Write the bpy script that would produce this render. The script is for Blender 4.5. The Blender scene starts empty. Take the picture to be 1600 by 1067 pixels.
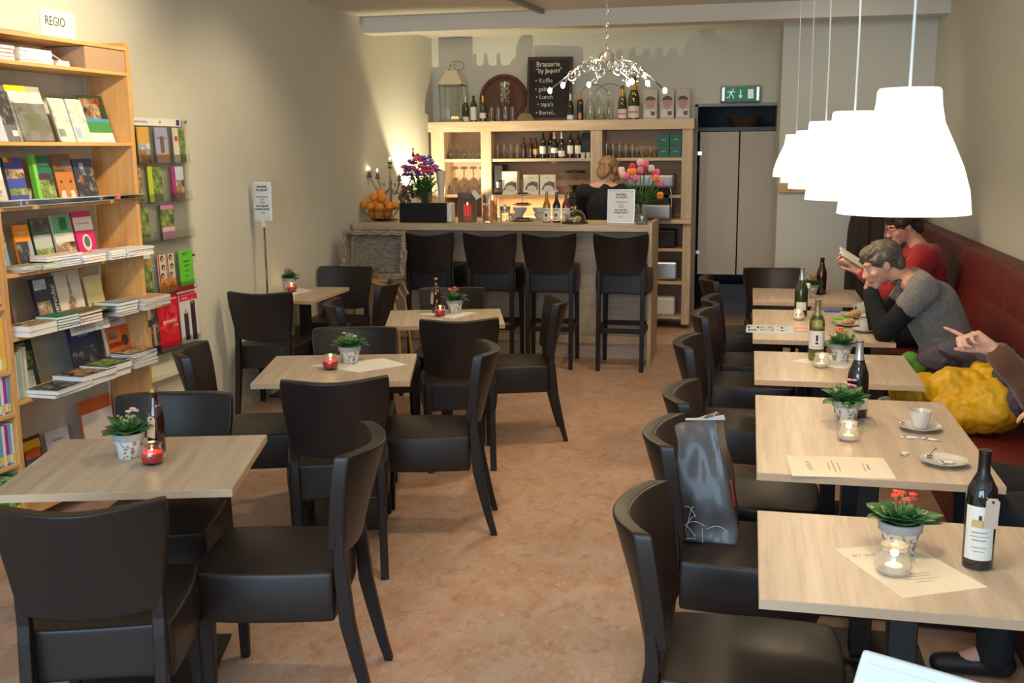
import bpy, bmesh, math, random
from mathutils import Vector, Matrix, Euler, noise
C = bpy.context.scene.collection
S = bpy.context.scene
PI = math.pi
R = math.radians
random.seed(7)

# ---------------------------------------------------------------- camera
F, H = 1640.0, 1.78
yaw, pit, rol = R(12.7), R(10.3), R(0.5)
cd = bpy.data.cameras.new('camera')
cam = bpy.data.objects.new('camera', cd); C.objects.link(cam)
fw = Vector((-math.sin(yaw)*math.cos(pit), math.cos(yaw)*math.cos(pit), -math.sin(pit)))
rt = Vector((math.cos(yaw), math.sin(yaw), 0))
up = rt.cross(fw)
r2 = math.cos(rol)*rt - math.sin(rol)*up
u2 = math.sin(rol)*rt + math.cos(rol)*up
mw = Matrix((r2, u2, -fw)).transposed().to_4x4()
mw.translation = (0, 0, H)
cam.matrix_world = mw
cd.sensor_width = 36; cd.lens = F/1600*36; cd.clip_start = 0.05
S.camera = cam

# ---------------------------------------------------------------- exposure, world, large lights
S.view_settings.view_transform = 'Standard'
S.view_settings.look = 'None'
S.view_settings.gamma = 1
S.view_settings.use_curve_mapping = False
S.view_settings.exposure = 0.30
w = bpy.data.worlds.new('world'); S.world = w; w.use_nodes = True
w.node_tree.nodes['Background'].inputs[0].default_value = (.62, .78, 1, 1)
w.node_tree.nodes['Background'].inputs[1].default_value = 0.8

def light(name, kind, loc, energy, color, size=.1, target=None, spot=None, blend=.6, sizey=None):
    d = bpy.data.lights.new(name, kind); o = bpy.data.objects.new(name, d); C.objects.link(o)
    o.location = loc; d.energy = energy; d.color = color
    if kind == 'AREA':
        d.size = size
        if sizey: d.shape = 'RECTANGLE'; d.size_y = sizey
    else: d.shadow_soft_size = size
    if kind == 'SPOT': d.spot_size = R(spot); d.spot_blend = blend
    if target is not None:
        o.rotation_euler = (Vector(target)-Vector(loc)).to_track_quat('-Z', 'Y').to_euler()
    return o
WARM = (1, .80, .52); COOL = (.52, .76, 1)
# daylight through the shop window behind the photographer
light('window_daylight', 'AREA', (-1.2, -2.3, 1.7), 165, COOL, 3.6, (-1.2, 3, 1.2), sizey=2.1)
# ceiling halogen spots (room side)
for (x, y, tx, ty, tz, e, a) in ((-2.0, 3.0, -3.5, 3.9, 1.8, 95, 80), (-2.0, 4.6, -3.5, 5.0, 2.0, 125, 80), (-2.1, 6.4, -3.5, 6.6, 1.4, 38, 85),
                           (-1.0, 4.0, -1.7, 4.4, .5, 45, 110), (-1.0, 6.2, -1.6, 6.2, .5, 45, 110), (-.9, 1.6, -1.6, 2.6, .6, 30, 110),
                           (-.6, 7.6, -1.4, 8.8, .9, 40, 110), (.2, 3.2, .7, 4.2, .6, 20, 110)):
    light('ceiling_and_fill_spot', 'SPOT', (x, y, 2.84), e, WARM, .05, (tx, ty, tz), a, .9)
# light over and behind the bar
for x in (-2.7, -1.9, -1.1):
    light('bar_light', 'SPOT', (x, 8.75, 2.78), 24, WARM, .05, (x, 10.2, 1.0), 95, .8)
light('ceiling_and_fill_spot', 'SPOT', (.3, 7.4, 2.84), 32, (1, .88, .70), .05, (.85, 9.7, 1.5), 80, .9)  # added fill, not a fitted ceiling lamp: brightens the far right wall
light('far_wall_light', 'SPOT', (-.3, 9.9, 2.9), 5, WARM, .05, (-.6, 11, 1.6), 120, .9)
light('bar_back_spot', 'SPOT', (-2.97, 9.98, 1.24), 65, (1, .86, .55), .010, (-2.97, 10.55, 2.6), 125, .25)
light('bar_shelf_lamp', 'AREA', (-2.1, 10.78, 1.29), 5, (1, .8, .45), 1.0, (-2.1, 10.78, 0), sizey=.1)

# ---------------------------------------------------------------- materials
_m = {}
def mat(name, col=(.5, .5, .5), rough=.5, metal=0, trans=0, ior=1.45, emis=None, es=0, bump=None, vary=None, coat=0, spec=.5, alpha=1, sheen=0, sss=0):
    if name in _m: return _m[name]
    m = bpy.data.materials.new(name); m.use_nodes = True; _m[name] = m
    nt = m.node_tree; N = nt.nodes; L = nt.links; b = N['Principled BSDF']
    I = b.inputs
    I['Base Color'].default_value = (*col, 1); I['Roughness'].default_value = rough; I['Metallic'].default_value = metal
    I['Transmission Weight'].default_value = trans; I['IOR'].default_value = ior; I['Coat Weight'].default_value = coat
    I['Specular IOR Level'].default_value = spec; I['Alpha'].default_value = alpha; I['Sheen Weight'].default_value = sheen
    if sss: I['Subsurface Weight'].default_value = sss; I['Subsurface Scale'].default_value = .02
    if emis: I['Emission Color'].default_value = (*emis, 1); I['Emission Strength'].default_value = es
    tc = None
    def coords(scale):
        tc = N.new('ShaderNodeTexCoord'); mp = N.new('ShaderNodeMapping')
        mp.inputs['Scale'].default_value = scale if isinstance(scale, (tuple, list)) else (scale,)*3
        L.new(tc.outputs['Object'], mp.inputs['Vector']); return mp.outputs[0]
    if vary:     # list of (scale, colour, lo, hi)
        prev = None
        for (sc, c2, lo, hi) in vary:
            n = N.new('ShaderNodeTexNoise'); n.inputs['Scale'].default_value = 1; n.inputs['Detail'].default_value = 5
            n.inputs['Roughness'].default_value = .62; n.inputs['Distortion'].default_value = .6
            L.new(coords(sc), n.inputs['Vector'])
            rp = N.new('ShaderNodeValToRGB'); rp.color_ramp.elements[0].position = lo; rp.color_ramp.elements[1].position = hi
            L.new(n.outputs[0], rp.inputs[0])
            mx = N.new('ShaderNodeMix'); mx.data_type = 'RGBA'
            L.new(rp.outputs[0], mx.inputs[0])
            if prev: L.new(prev, mx.inputs[6])
            else: mx.inputs[6].default_value = (*col, 1)
            mx.inputs[7].default_value = (*c2, 1); prev = mx.outputs[2]
        L.new(prev, I['Base Color'])
    if bump:
        n = N.new('ShaderNodeTexNoise'); n.inputs['Scale'].default_value = 1; n.inputs['Detail'].default_value = 3
        L.new(coords(bump[0]), n.inputs['Vector'])
        bp = N.new('ShaderNodeBump'); bp.inputs['Strength'].default_value = bump[1]; bp.inputs['Distance'].default_value = .002
        L.new(n.outputs[0], bp.inputs['Height']); L.new(bp.outputs[0], I['Normal'])
    return m
M_WALL = mat('wall_paint', (.66, .65, .56), .85, bump=(60, .08))
M_WALL2 = mat('far_wall_paint', (.64, .63, .55), .85, bump=(60, .08))
M_CEIL = mat('ceiling_paint', (.72, .68, .60), .9, bump=(25, .15))
M_FLOOR = mat('marbled_linoleum', (.50, .30, .20), .40, vary=[((7, 4, 5), (.57, .40, .30), .40, .64), ((16, 11, 9), (.43, .22, .13), .52, .70), ((34, 22, 9), (.60, .46, .36), .55, .70), ((24, 15, 9), (.40, .36, .35), .60, .74)], bump=(200, .03))
M_OAK = mat('oak_veneer', (.53, .42, .315), .42, vary=[((22, 1.1, 22), (.37, .295, .23), .42, .68), ((8, .6, 8), (.61, .50, .39), .48, .64), ((90, 3, 90), (.46, .36, .27), .5, .72)], bump=((160, 5, 160), .06))
M_OAKE = mat('oak_edge_band', (.60, .42, .27), .5)
M_OAKX = mat('pale_oak_board', (.60, .44, .28), .5, vary=[((2, 20, 45), (.50, .36, .23), .42, .7), ((2, 8, 14), (.68, .53, .36), .5, .66)])
M_OAKV = mat('pale_oak_panel', (.56, .42, .28), .5, vary=[((45, 30, 2), (.44, .32, .21), .42, .7), ((14, 12, 1.6), (.66, .52, .37), .5, .66)])
M_PINE = mat('pine', (.66, .36, .13), .5, vary=[((30, 30, 3), (.52, .26, .085), .42, .7)])
M_PINEH = mat('pine_shelf', (.70, .40, .15), .45, vary=[((3, 30, 30), (.56, .29, .10), .45, .7)])
M_LEA = mat('black_leather', (.017, .011, .0095), .40, bump=(190, .12), spec=.5)
M_LEG = mat('dark_stained_wood', (.013, .0075, .006), .45, spec=.35, vary=[((60, 60, 6), (.022, .012, .009), .4, .7)])
M_BLACK = mat('black_metal', (.012, .012, .013), .42)
M_BLK2 = mat('black_plastic', (.012, .012, .014), .5)
M_RED = mat('red_leather', (.145, .016, .013), .5, bump=(150, .12), vary=[((2.5, 2.5, 2.5), (.11, .012, .010), .4, .7)])
M_CHROME = mat('chrome', (.8, .8, .82), .12, metal=1)
M_STEEL = mat('brushed_steel', (.55, .55, .55), .35, metal=1)
M_PEWTER = mat('pewter', (.26, .23, .21), .38, metal=1)
M_GLASS = mat('clear_glass', (.97, .99, .98), .02, trans=1, ior=1.45)
M_ACRYL = mat('acrylic', (.96, .98, .97), .04, trans=1, ior=1.2)
M_WHITE = mat('white_plastic', (.78, .77, .75), .4)
M_PORC = mat('porcelain', (.66, .62, .57), .18, coat=.5)
M_PAPER = mat('white_paper', (.82, .80, .76), .8)
M_CREAM = mat('cream_paper', (.78, .70, .55), .8)
M_INK = mat('ink', (.03, .03, .035), .7)
M_INKG = mat('grey_ink', (.30, .29, .27), .7)
M_CARD = mat('cardboard', (.42, .27, .17), .85)

def pm(r, g, b, rough=.45):
    return mat('print_%02x%02x%02x' % (int(r*255), int(g*255), int(b*255)), (r, g, b), rough)

# ---------------------------------------------------------------- mesh helpers
class MB:
    def __init__(s): s.v = []; s.f = []; s.sm = []; s.mi = []
    def add(s, vs, fs, smooth=False, mi=0):
        k = len(s.v); s.v += [Vector(v) for v in vs]
        for f in fs: s.f.append([i+k for i in f]); s.sm.append(smooth); s.mi.append(mi)
        return k
    def xf(s, m, k=0):
        for i in range(k, len(s.v)): s.v[i] = m @ s.v[i]
        return s
    def box(s, x0, x1, y0, y1, z0, z1, mi=0):
        vs = [(x, y, z) for z in (z0, z1) for y in (y0, y1) for x in (x0, x1)]
        s.add(vs, [(0, 2, 3, 1), (4, 5, 7, 6), (0, 1, 5, 4), (2, 6, 7, 3), (0, 4, 6, 2), (1, 3, 7, 5)], False, mi); return s
    def cbox(s, c, d, mi=0, rot=None):
        k = len(s.v); x, y, z = [t/2 for t in d]; s.box(-x, x, -y, y, -z, z, mi)
        m = Matrix.Translation(c)
        if rot: m = m @ Euler(rot).to_matrix().to_4x4()
        s.xf(m, k); return s
    def bar(s, a, b, w0, d0, w1=None, d1=None, mi=0):    # tapered rectangular bar a->b, w along x, d along y
        w1 = w0 if w1 is None else w1; d1 = d0 if d1 is None else d1
        vs = []
        for (p, w, d) in ((a, w0, d0), (b, w1, d1)):
            for (sx, sy) in ((-1, -1), (1, -1), (1, 1), (-1, 1)): vs.append((p[0]+sx*w/2, p[1]+sy*d/2, p[2]))
        s.add(vs, [(3, 2, 1, 0), (4, 5, 6, 7), (0, 1, 5, 4), (1, 2, 6, 5), (2, 3, 7, 6), (3, 0, 4, 7)], False, mi); return s
    def loft(s, secs, mi=0):      # rectangular sections (x, y, z, w, d) joined into one bar
        vs = []
        for (x, y, z, w, d) in secs: vs += [(x-w/2, y-d/2, z), (x+w/2, y-d/2, z), (x+w/2, y+d/2, z), (x-w/2, y+d/2, z)]
        fs = [(3, 2, 1, 0), tuple(len(vs)-4+i for i in range(4))]
        for k in range(len(secs)-1):
            for i in range(4): a = k*4+i; b = k*4+(i+1) % 4; fs.append((a, b, b+4, a+4))
        s.add(vs, fs, False, mi); return s
    def lathe(s, prof, c=(0, 0, 0), n=24, mi=0, smooth=True, cap=True):
        vs = []; fs = []
        for (r, z) in prof:
            for i in range(n):
                a = 2*PI*i/n; vs.append((c[0]+r*math.cos(a), c[1]+r*math.sin(a), c[2]+z))
        for j in range(len(prof)-1):
            for i in range(n):
                a = j*n+i; b = j*n+(i+1) % n; fs.append((a, b, b+n, a+n))
        k = s.add(vs, fs, smooth, mi)
        if cap:
            if prof[0][0] > 1e-5: s.f.append([k+i for i in range(n)][::-1]); s.sm.append(False); s.mi.append(mi)
            if prof[-1][0] > 1e-5: s.f.append([k+(len(prof)-1)*n+i for i in range(n)]); s.sm.append(False); s.mi.append(mi)
        return s
    def tube(s, pts, r, n=8, mi=0, closed=False, cap=True):
        pts = [Vector(p) for p in pts]; N = len(pts)
        rs = r if isinstance(r, (list, tuple)) else [r]*N
        vs = []; fs = []; u = None
        for i, p in enumerate(pts):
            if closed: t = pts[(i+1) % N]-pts[i-1]
            else: t = pts[min(i+1, N-1)]-pts[max(i-1, 0)]
            if t.length < 1e-9: t = Vector((0, 0, 1))
            t.normalize()
            if u is None:
                u = t.orthogonal().normalized()
            else:
                u = (u - t*u.dot(t));  u = u.normalized() if u.length > 1e-6 else t.orthogonal().normalized()
            v = t.cross(u)
            for k in range(n):
                a = 2*PI*k/n; vs.append(p+(u*math.cos(a)+v*math.sin(a))*rs[i])
        for i in range(N if closed else N-1):
            for k in range(n):
                a = i*n+k; b = i*n+(k+1) % n; j = ((i+1) % N)*n
                fs.append((a, b, j+(k+1) % n, j+k))
        k0 = s.add(vs, fs, True, mi)
        if cap and not closed:
            s.f.append([k0+i for i in range(n)][::-1]); s.sm.append(False); s.mi.append(mi)
            s.f.append([k0+(N-1)*n+i for i in range(n)]); s.sm.append(False); s.mi.append(mi)
        return s
    def ball(s, c, r, n=14, mi=0, rot=None, rings=None):
        rr = r if isinstance(r, (tuple, list)) else (r, r, r)
        rings = rings or max(6, n//2+1); k = len(s.v)
        prof = [(math.sin(PI*i/rings), -math.cos(PI*i/rings)) for i in range(1, rings)]
        s.add([(0, 0, -1)], [])
        vs = []; fs = []
        for (q, z) in prof:
            for i in range(n): a = 2*PI*i/n; vs.append((q*math.cos(a), q*math.sin(a), z))
        for j in range(len(prof)-1):
            for i in range(n): a = j*n+i; b = j*n+(i+1) % n; fs.append((a, b, b+n, a+n))
        k1 = s.add(vs, fs, True, mi)
        kt = s.add([(0, 0, 1)], [])
        for i in range(n):
            s.f.append([k, k1+(i+1) % n, k1+i]); s.f.append([kt, k1+(len(prof)-1)*n+i, k1+(len(prof)-1)*n+(i+1) % n])
            s.sm += [True, True]; s.mi += [mi, mi]
        m = Matrix.Translation(c)
        if rot: m = m @ Euler(rot).to_matrix().to_4x4()
        s.xf(m @ Matrix.Diagonal((*rr, 1)), k); return s
    def cone(s, a, b, r0, r1, n=14, mi=0):     # round-ended tapered limb
        a = Vector(a); b = Vector(b); d = b-a
        q = d.to_track_quat('Z', 'Y').to_matrix().to_4x4() if d.length > 1e-6 else Matrix.Identity(4)
        L = d.length; k = len(s.v); pr = []
        for i in range(7): t = PI/2*i/6; pr.append((max(1e-6, r0*math.sin(t)), -r0*math.cos(t)))
        for i in range(7): t = PI/2*i/6; pr.append((max(1e-6, r1*math.cos(t)), L+r1*math.sin(t)))
        s.lathe(pr, n=n, mi=mi, cap=False); s.xf(Matrix.Translation(a) @ q, k); return s
    def chain(s, pts, rs, n=14):
        for i in range(len(pts)-1): s.cone(pts[i], pts[i+1], rs[i], rs[i+1], n)
        return s
    def prism(s, pts, h, axis='z', o=0, mi=0, smooth=False):      # polygon pts extruded by h
        n = len(pts)
        def P(p, t):
            return (p[0], p[1], t) if axis == 'z' else (p[0], t, p[1]) if axis == 'y' else (t, p[0], p[1])
        vs = [P(p, o) for p in pts]+[P(p, o+h) for p in pts]
        fs = [list(range(n))[::-1], [n+i for i in range(n)]]
        k = s.add(vs, fs, False, mi)
        s.add([], [], smooth)
        for i in range(n): s.f.append([k+i, k+(i+1) % n, k+n+(i+1) % n, k+n+i]); s.sm.append(smooth); s.mi.append(mi)
        return s
    def cage(s, xs, ys, zs, f, mi=0):          # box surface grid, mapped by f
        idx = {}; vs = []; fs = []
        nx, ny, nz = len(xs)-1, len(ys)-1, len(zs)-1
        def V(i, j, k):
            if (i, j, k) not in idx: idx[(i, j, k)] = len(vs); vs.append(f(xs[i], ys[j], zs[k]))
            return idx[(i, j, k)]
        for i in range(nx):
            for j in range(ny):
                fs.append((V(i, j, 0), V(i, j+1, 0), V(i+1, j+1, 0), V(i+1, j, 0)))
                fs.append((V(i, j, nz), V(i+1, j, nz), V(i+1, j+1, nz), V(i, j+1, nz)))
        for i in range(nx):
            for k in range(nz):
                fs.append((V(i, 0, k), V(i+1, 0, k), V(i+1, 0, k+1), V(i, 0, k+1)))
                fs.append((V(i, ny, k), V(i, ny, k+1), V(i+1, ny, k+1), V(i+1, ny, k)))
        for j in range(ny):
            for k in range(nz):
                fs.append((V(0, j, k), V(0, j, k+1), V(0, j+1, k+1), V(0, j+1, k)))
                fs.append((V(nx, j, k), V(nx, j+1, k), V(nx, j+1, k+1), V(nx, j, k+1)))
        s.add(vs, fs, True, mi); return s

def obj(name, mb, mats, parent=None, loc=None, rot=None, bevel=0, sub=0, sharp=35, fix=True):
    me = bpy.data.meshes.new(name)
    me.from_pydata([tuple(v) for v in mb.v], [], mb.f)
    mats = mats if isinstance(mats, (list, tuple)) else [mats]
    for m in mats: me.materials.append(m)
    for p, sm, mi in zip(me.polygons, mb.sm, mb.mi): p.use_smooth = sm or sub > 0; p.material_index = mi
    me.update()
    if fix:
        bm = bmesh.new(); bm.from_mesh(me); bmesh.ops.recalc_face_normals(bm, faces=bm.faces); bm.to_mesh(me); bm.free()
    if not sub and any(mb.sm): me.set_sharp_from_angle(angle=R(sharp))
    o = bpy.data.objects.new(name, me); C.objects.link(o)
    if parent: o.parent = parent
    if loc: o.location = loc
    if rot: o.rotation_euler = rot
    if bevel:
        b = o.modifiers.new('bevel', 'BEVEL'); b.width = bevel; b.segments = 2; b.limit_method = 'ANGLE'
    if sub:
        b = o.modifiers.new('sub', 'SUBSURF'); b.levels = sub; b.render_levels = sub
    return o
def tag(o, label, cat, group=None, kind=None):
    o['label'] = label
    if cat: o['category'] = cat
    if group: o['group'] = group
    if kind: o['kind'] = kind
    return o
def T(name, label, cat, loc=(0, 0, 0), rz=0, group=None):
    o = bpy.data.objects.new(name, None); C.objects.link(o); o.empty_display_size = .05
    o.location = loc; o.rotation_euler = (0, 0, rz); return tag(o, label, cat, group)
def struct(name, mb, m, label=None, parent=None, **k):
    o = obj(name, mb, m, parent, **k)
    if not parent: o['kind'] = 'structure'
    if label: o['label'] = label
    return o
def dup(root, loc, rz, label, group=None, name=None):
    r = root.copy(); C.objects.link(r); r.location = loc; r.rotation_euler = (root.rotation_euler[0], root.rotation_euler[1], rz); r['label'] = label
    if group: r['group'] = group
    for ch in list(root.children):
        c = ch.copy(); C.objects.link(c); c.parent = r
        for g in list(ch.children):
            d = g.copy(); C.objects.link(d); d.parent = c
    return r
def text(name, body, size, m, parent, loc, rot=(PI/2, 0, 0), align='CENTER', depth=.0004, sx=1, bold=0):
    cu = bpy.data.curves.new(name, 'FONT'); cu.body = body; cu.size = size; cu.align_x = align; cu.align_y = 'CENTER'
    cu.extrude = depth; cu.resolution_u = 2; cu.offset = bold
    to = bpy.data.objects.new('t', cu); C.objects.link(to)
    dg = bpy.context.evaluated_depsgraph_get(); me = bpy.data.meshes.new_from_object(to.evaluated_get(dg))
    bpy.data.objects.remove(to); bpy.data.curves.remove(cu)
    for v in me.vertices: v.co.x *= sx
    me.materials.clear(); me.materials.append(m)
    o = bpy.data.objects.new(name, me); C.objects.link(o); o.parent = parent; o.location = loc; o.rotation_euler = rot
    return o
def fuse(name, mb, m, parent, voxel=.006, smooth=4, noise_s=0, noise_k=0):
    o = obj(name, mb, m, parent, fix=False)
    r = o.modifiers.new('remesh', 'REMESH'); r.mode = 'VOXEL'; r.voxel_size = voxel; r.use_smooth_shade = True
    if smooth: q = o.modifiers.new('smooth', 'SMOOTH'); q.factor = .5; q.iterations = smooth
    if noise_s:
        t = bpy.data.textures.new(name, 'CLOUDS'); t.noise_scale = noise_s
        d = o.modifiers.new('folds', 'DISPLACE'); d.texture = t; d.strength = noise_k; d.texture_coords = 'LOCAL'; d.mid_level = .5
    return o
# ================================================================ SETTING
def quadbox(name, pts, h, m, label=None):
    return struct(name, MB().prism(pts, h), m, label)
ZC = 2.95
def wx(y): return -3.53+.035*(y-5)      # left wall is slightly out of square
struct('floor', MB().box(-4.2, 2.2, -3, 13.2, -.1, 0), M_FLOOR, 'marbled terracotta linoleum floor of the cafe')
struct('ceiling', MB().box(-4.2, 2.2, -3, 13.2, ZC, ZC+.1), M_CEIL, 'cream painted ceiling')
struct('wall_left', MB().prism([(wx(-2.6), -2.6), (wx(13), 13), (wx(13)-.2, 13), (wx(-2.6)-.2, -2.6)], ZC), M_WALL, 'cream wall behind the bookcase and brochure rack')
struct('wall_right', MB().box(1.50, 1.7, -2.6, 10.0, 0, ZC), M_WALL, 'cream wall behind the red bench')
bk = MB()
bk.box(-3.5, -.535, 11.0, 11.12, 0, ZC); bk.box(-.535, .6, 11.0, 11.12, 2.205, ZC)
struct('wall_back', bk, M_WALL2, 'cream wall behind the bar cabinet with a doorway')
struct('wall_far_right', MB().box(.245, 1.52, 9.7, 9.82, 0, ZC).box(.245, .36, 9.82, 13, 0, ZC), M_WALL2, 'cream partition beyond the last table of the bench row')
struct('trim_1', MB().box(-3.5, 1.5, 9.12, 9.36, 2.815, ZC), M_CEIL, 'painted ceiling beam across the room')
fr = MB()
fr.box(-3.9, 1.7, -2.62, -2.5, 0, .35); fr.box(-3.9, 1.7, -2.62, -2.5, 2.75, ZC); fr.box(-4.1, -3.2, -2.62, -2.5, .35, 2.75); fr.box(.8, 1.7, -2.62, -2.5, .35, 2.75)
struct('wall_front', fr, M_WALL)
wi = MB()
for x in (-3.18, -1.2, .78): wi.box(x-.03, x+.03, -2.6, -2.52, .35, 2.75)
for z in (.38, 2.72): wi.box(-3.2, .8, -2.6, -2.52, z-.03, z+.03)
struct('window_1', wi, M_WHITE, 'shop window frame')
# dark store room behind the doorway
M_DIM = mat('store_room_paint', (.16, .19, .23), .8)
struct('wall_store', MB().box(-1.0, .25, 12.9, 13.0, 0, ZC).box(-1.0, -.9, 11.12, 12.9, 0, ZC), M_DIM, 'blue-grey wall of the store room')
# skirting left
struct('baseboard_left', MB().prism([(wx(5.3)+.001, 5.3), (wx(10.95)+.001, 10.95), (wx(10.95)+.014, 10.95), (wx(5.3)+.014, 5.3)], .07), M_WALL2)
# door frame and the two hung cubicle panels
struct('trim_2', MB().box(-.56, -.53, 10.985, 11.0, 0, 2.22).box(-.56, .28, 10.985, 11.0, 2.20, 2.23), mat('door_trim', (.30, .32, .33), .6), 'thin grey trim round the doorway')
M_PANEL = mat('beige_laminate', (.47, .42, .35), .55)
for k, (x0, x1) in enumerate(((-.505, -.118), (-.105, .27))):
    d = T('door_panel', ['beige laminate swing panel hanging left in the back doorway', 'beige laminate swing panel hanging right in the back doorway, beside the white partition'][k], 'door panel', ((x0+x1)/2, 11.05, .50), 0)
    hw = (x1-x0)/2
    obj('panel', MB().box(-hw, hw, -.012, .012, 0, 1.45), M_PANEL, d, bevel=.002)
    s_ = -1 if k == 0 else 1
    for z in (.21, 1.22): obj('hinge', MB().box(s_*hw-.02 if s_ > 0 else -hw-.02, s_*hw+.02, -.02, .02, z, z+.035), M_CHROME if z > 1 else M_STEEL, d, bevel=.002)
# things in the store room
t = T('wicker_basket', 'shallow brown wicker basket on the dark shelf above the doorway panels', 'basket', (-.08, 11.45, 2.0))
obj('bowl', MB().lathe([(.12, 0), (.19, .10), (.18, .10), (.115, .01)], n=20), mat('brown_wicker', (.10, .045, .02), .8, bump=(80, .8)), t)
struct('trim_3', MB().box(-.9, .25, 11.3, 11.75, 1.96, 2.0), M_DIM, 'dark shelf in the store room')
t = T('storage_crate', 'dark grey crate standing in the gap under the doorway panels', 'crate', (-.2, 11.8, 0))
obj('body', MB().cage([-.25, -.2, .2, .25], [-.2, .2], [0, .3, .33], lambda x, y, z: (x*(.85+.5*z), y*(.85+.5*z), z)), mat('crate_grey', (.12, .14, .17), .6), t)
# exit sign
t = T('exit_sign', 'green emergency exit sign above the back doorway', 'sign', (-.115, 10.99, 2.315))
obj('housing', MB().box(-.20, .20, -.06, 0, -.085, .085), M_STEEL, t, bevel=.02)
obj('face', MB().box(-.155, .155, -.068, -.06, -.068, .068), mat('exit_green', (.0, .16, .09), .4, emis=(.0, .35, .18), es=.12), t, bevel=.003)
M_XW = mat('exit_white', (.8, .85, .8), .5, emis=(.8, .9, .8), es=.2)
obj('door_symbol', MB().box(.07, .125, -.071, -.068, -.045, .045), M_XW, t)
g = MB()
g.box(-.006, .006, -.071, -.068, -.02, .04); g.prism([(-.022, -.015), (.022, -.015), (0, -.045)], .003, 'y', -.071)
obj('arrow', g, M_XW, t); g = MB()
g.prism([(-.08, .038), (-.066, .038), (-.066, .05), (-.08, .05)], .003, 'y', -.071)
g.prism([(-.095, .03), (-.075, .034), (-.085, .0), (-.105, -.0)], .003, 'y', -.071)
g.prism([(-.098, .03), (-.092, .022), (-.13, .012), (-.132, .02)], .003, 'y', -.071)
g.prism([(-.078, .03), (-.076, .022), (-.052, .012), (-.05, .02)], .003, 'y', -.071)
g.prism([(-.085, .002), (-.095, -.0), (-.076, -.028), (-.07, -.045), (-.062, -.043), (-.068, -.022)], .003, 'y', -.071)
g.prism([(-.095, .002), (-.105, -.0), (-.115, -.028), (-.138, -.03), (-.138, -.038), (-.108, -.036)], .003, 'y', -.071)
obj('running_figure', g, M_XW, t)
# ceiling track
t = T('track_rail', 'grey metal lighting track on the ceiling', 'light track', (0, 0, 0))
obj('rail', MB().prism([(-2.1, 5.2), (-2.06, 5.2), (-1.735, 9.05), (-1.775, 9.05)], .035, o=ZC-.036), mat('grey_metal', (.25, .25, .24), .5), t)

# ================================================================ FURNITURE
def pad(m, name, parent, xs, ys, zs, f): return obj(name, MB().cage(xs, ys, zs, f), m, parent, sub=2)
def ease(t): return t*t*(3-2*t)
XS = [-1, -.93, -.6, -.2, .2, .6, .93, 1]
def seat_fn(z0, z1):
    def f(x, y, z):
        # x,y in -1..1, z 0..1
        hw = .228-.016*(1-(y+1)/2)*1.0
        ang = 1-.10*max(0, y)**3*abs(x)**3-.05*max(0, -y)**3*abs(x)**3
        px = x*hw*ang; py = (.02+y*.232)*ang
        pz = z0+(z1-z0)*z
        if z > .9: pz += .018*(1-x*x)*(1-y*y)
        if z < .1: pz += .012*(1-x*x)
        bulge = .010*math.sin(PI*z); px += bulge*(1 if x > 0 else -1)*abs(x)**2
        return (px, py, pz)
    return f
def back_fn(z0, z1, dip=.022, lean=.07, y0=-.232):
    def f(x, y, z):
        hw = .188+.040*ease(z)+.006*math.sin(PI*z)
        px = x*hw
        pz = z0+(z1-z0)*z+(abs(x)**2.2-.5)*dip*z-(.02*(1-x*x))*(1-z)
        co = max(0, abs(x)-.75)/.25*max(0, z-.8)/.2; px *= 1-.035*co; pz -= .016*co
        cy = y0-lean*z**1.2-.030*z+.085*(abs(x)**2)*(.25+.75*z)
        th = .028-.004*z
        py = cy+y*th
        return (px, py, pz)
    return f
def make_chair(name, label, cat, zs, zb, zt, seat_h, stool=False, group=None):
    t = T(name, label, cat, group=group)
    pad(M_LEA, 'seat', t, XS, [-1, -.93, -.5, 0, .5, .93, 1], [0, .08, .5, .92, 1], seat_fn(zs-seat_h, zs))
    pad(M_LEA, 'backrest', t, XS, [-1, -.6, .6, 1], [0, .05, .35, .7, .95, 1], back_fn(zb, zt, .045 if stool else .024))
    lo = zs-seat_h
    for s in (-1, 1):
        m = MB().bar((s*.192, .208, 0), (s*.186, .205, lo+.03), .030, .030, .042, .042)
        obj('leg', m, M_LEG, t, bevel=.004)
    for s in (-1, 1):
        m = MB()
        if stool: pts = [(-.262, 0, .028), (-.252, lo*.3, .032), (-.241, lo*.65, .036), (-.232, lo, .040), (-.224, zs, .038), (-.226, zb+.06, .028)]
        else: pts = [(-.312, 0, .028), (-.290, lo*.25, .034), (-.264, lo*.6, .042), (-.240, lo*.95, .048), (-.226, zs*.96, .044), (-.222, zs+.03, .036), (-.228, zb+.06, .026)]
        m.loft([(s*.178, y, z, .034, d) for (y, z, d) in pts])
        obj('leg', m, M_LEG, t, bevel=.003)
    if stool:
        for (a, b, wd) in (((-.185, -.232), (.185, -.232), 'x'), ((-.185, .205), (.185, .205), 'x'), ((-.188, -.23), (-.188, .205), 'y'), ((.188, -.23), (.188, .205), 'y')):
            z = .33
            m = MB().box(a[0]-(.012 if wd == 'y' else 0), b[0]+(.012 if wd == 'y' else 0), a[1]-(.012 if wd == 'x' else 0), b[1]+(.012 if wd == 'x' else 0), z-.02, z+.02)
            obj('stretcher', m, M_LEG, t, bevel=.003)
    return t
G1 = 'black leather chairs around the square tables'
G2 = 'black leather chairs opposite the red bench'
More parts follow.
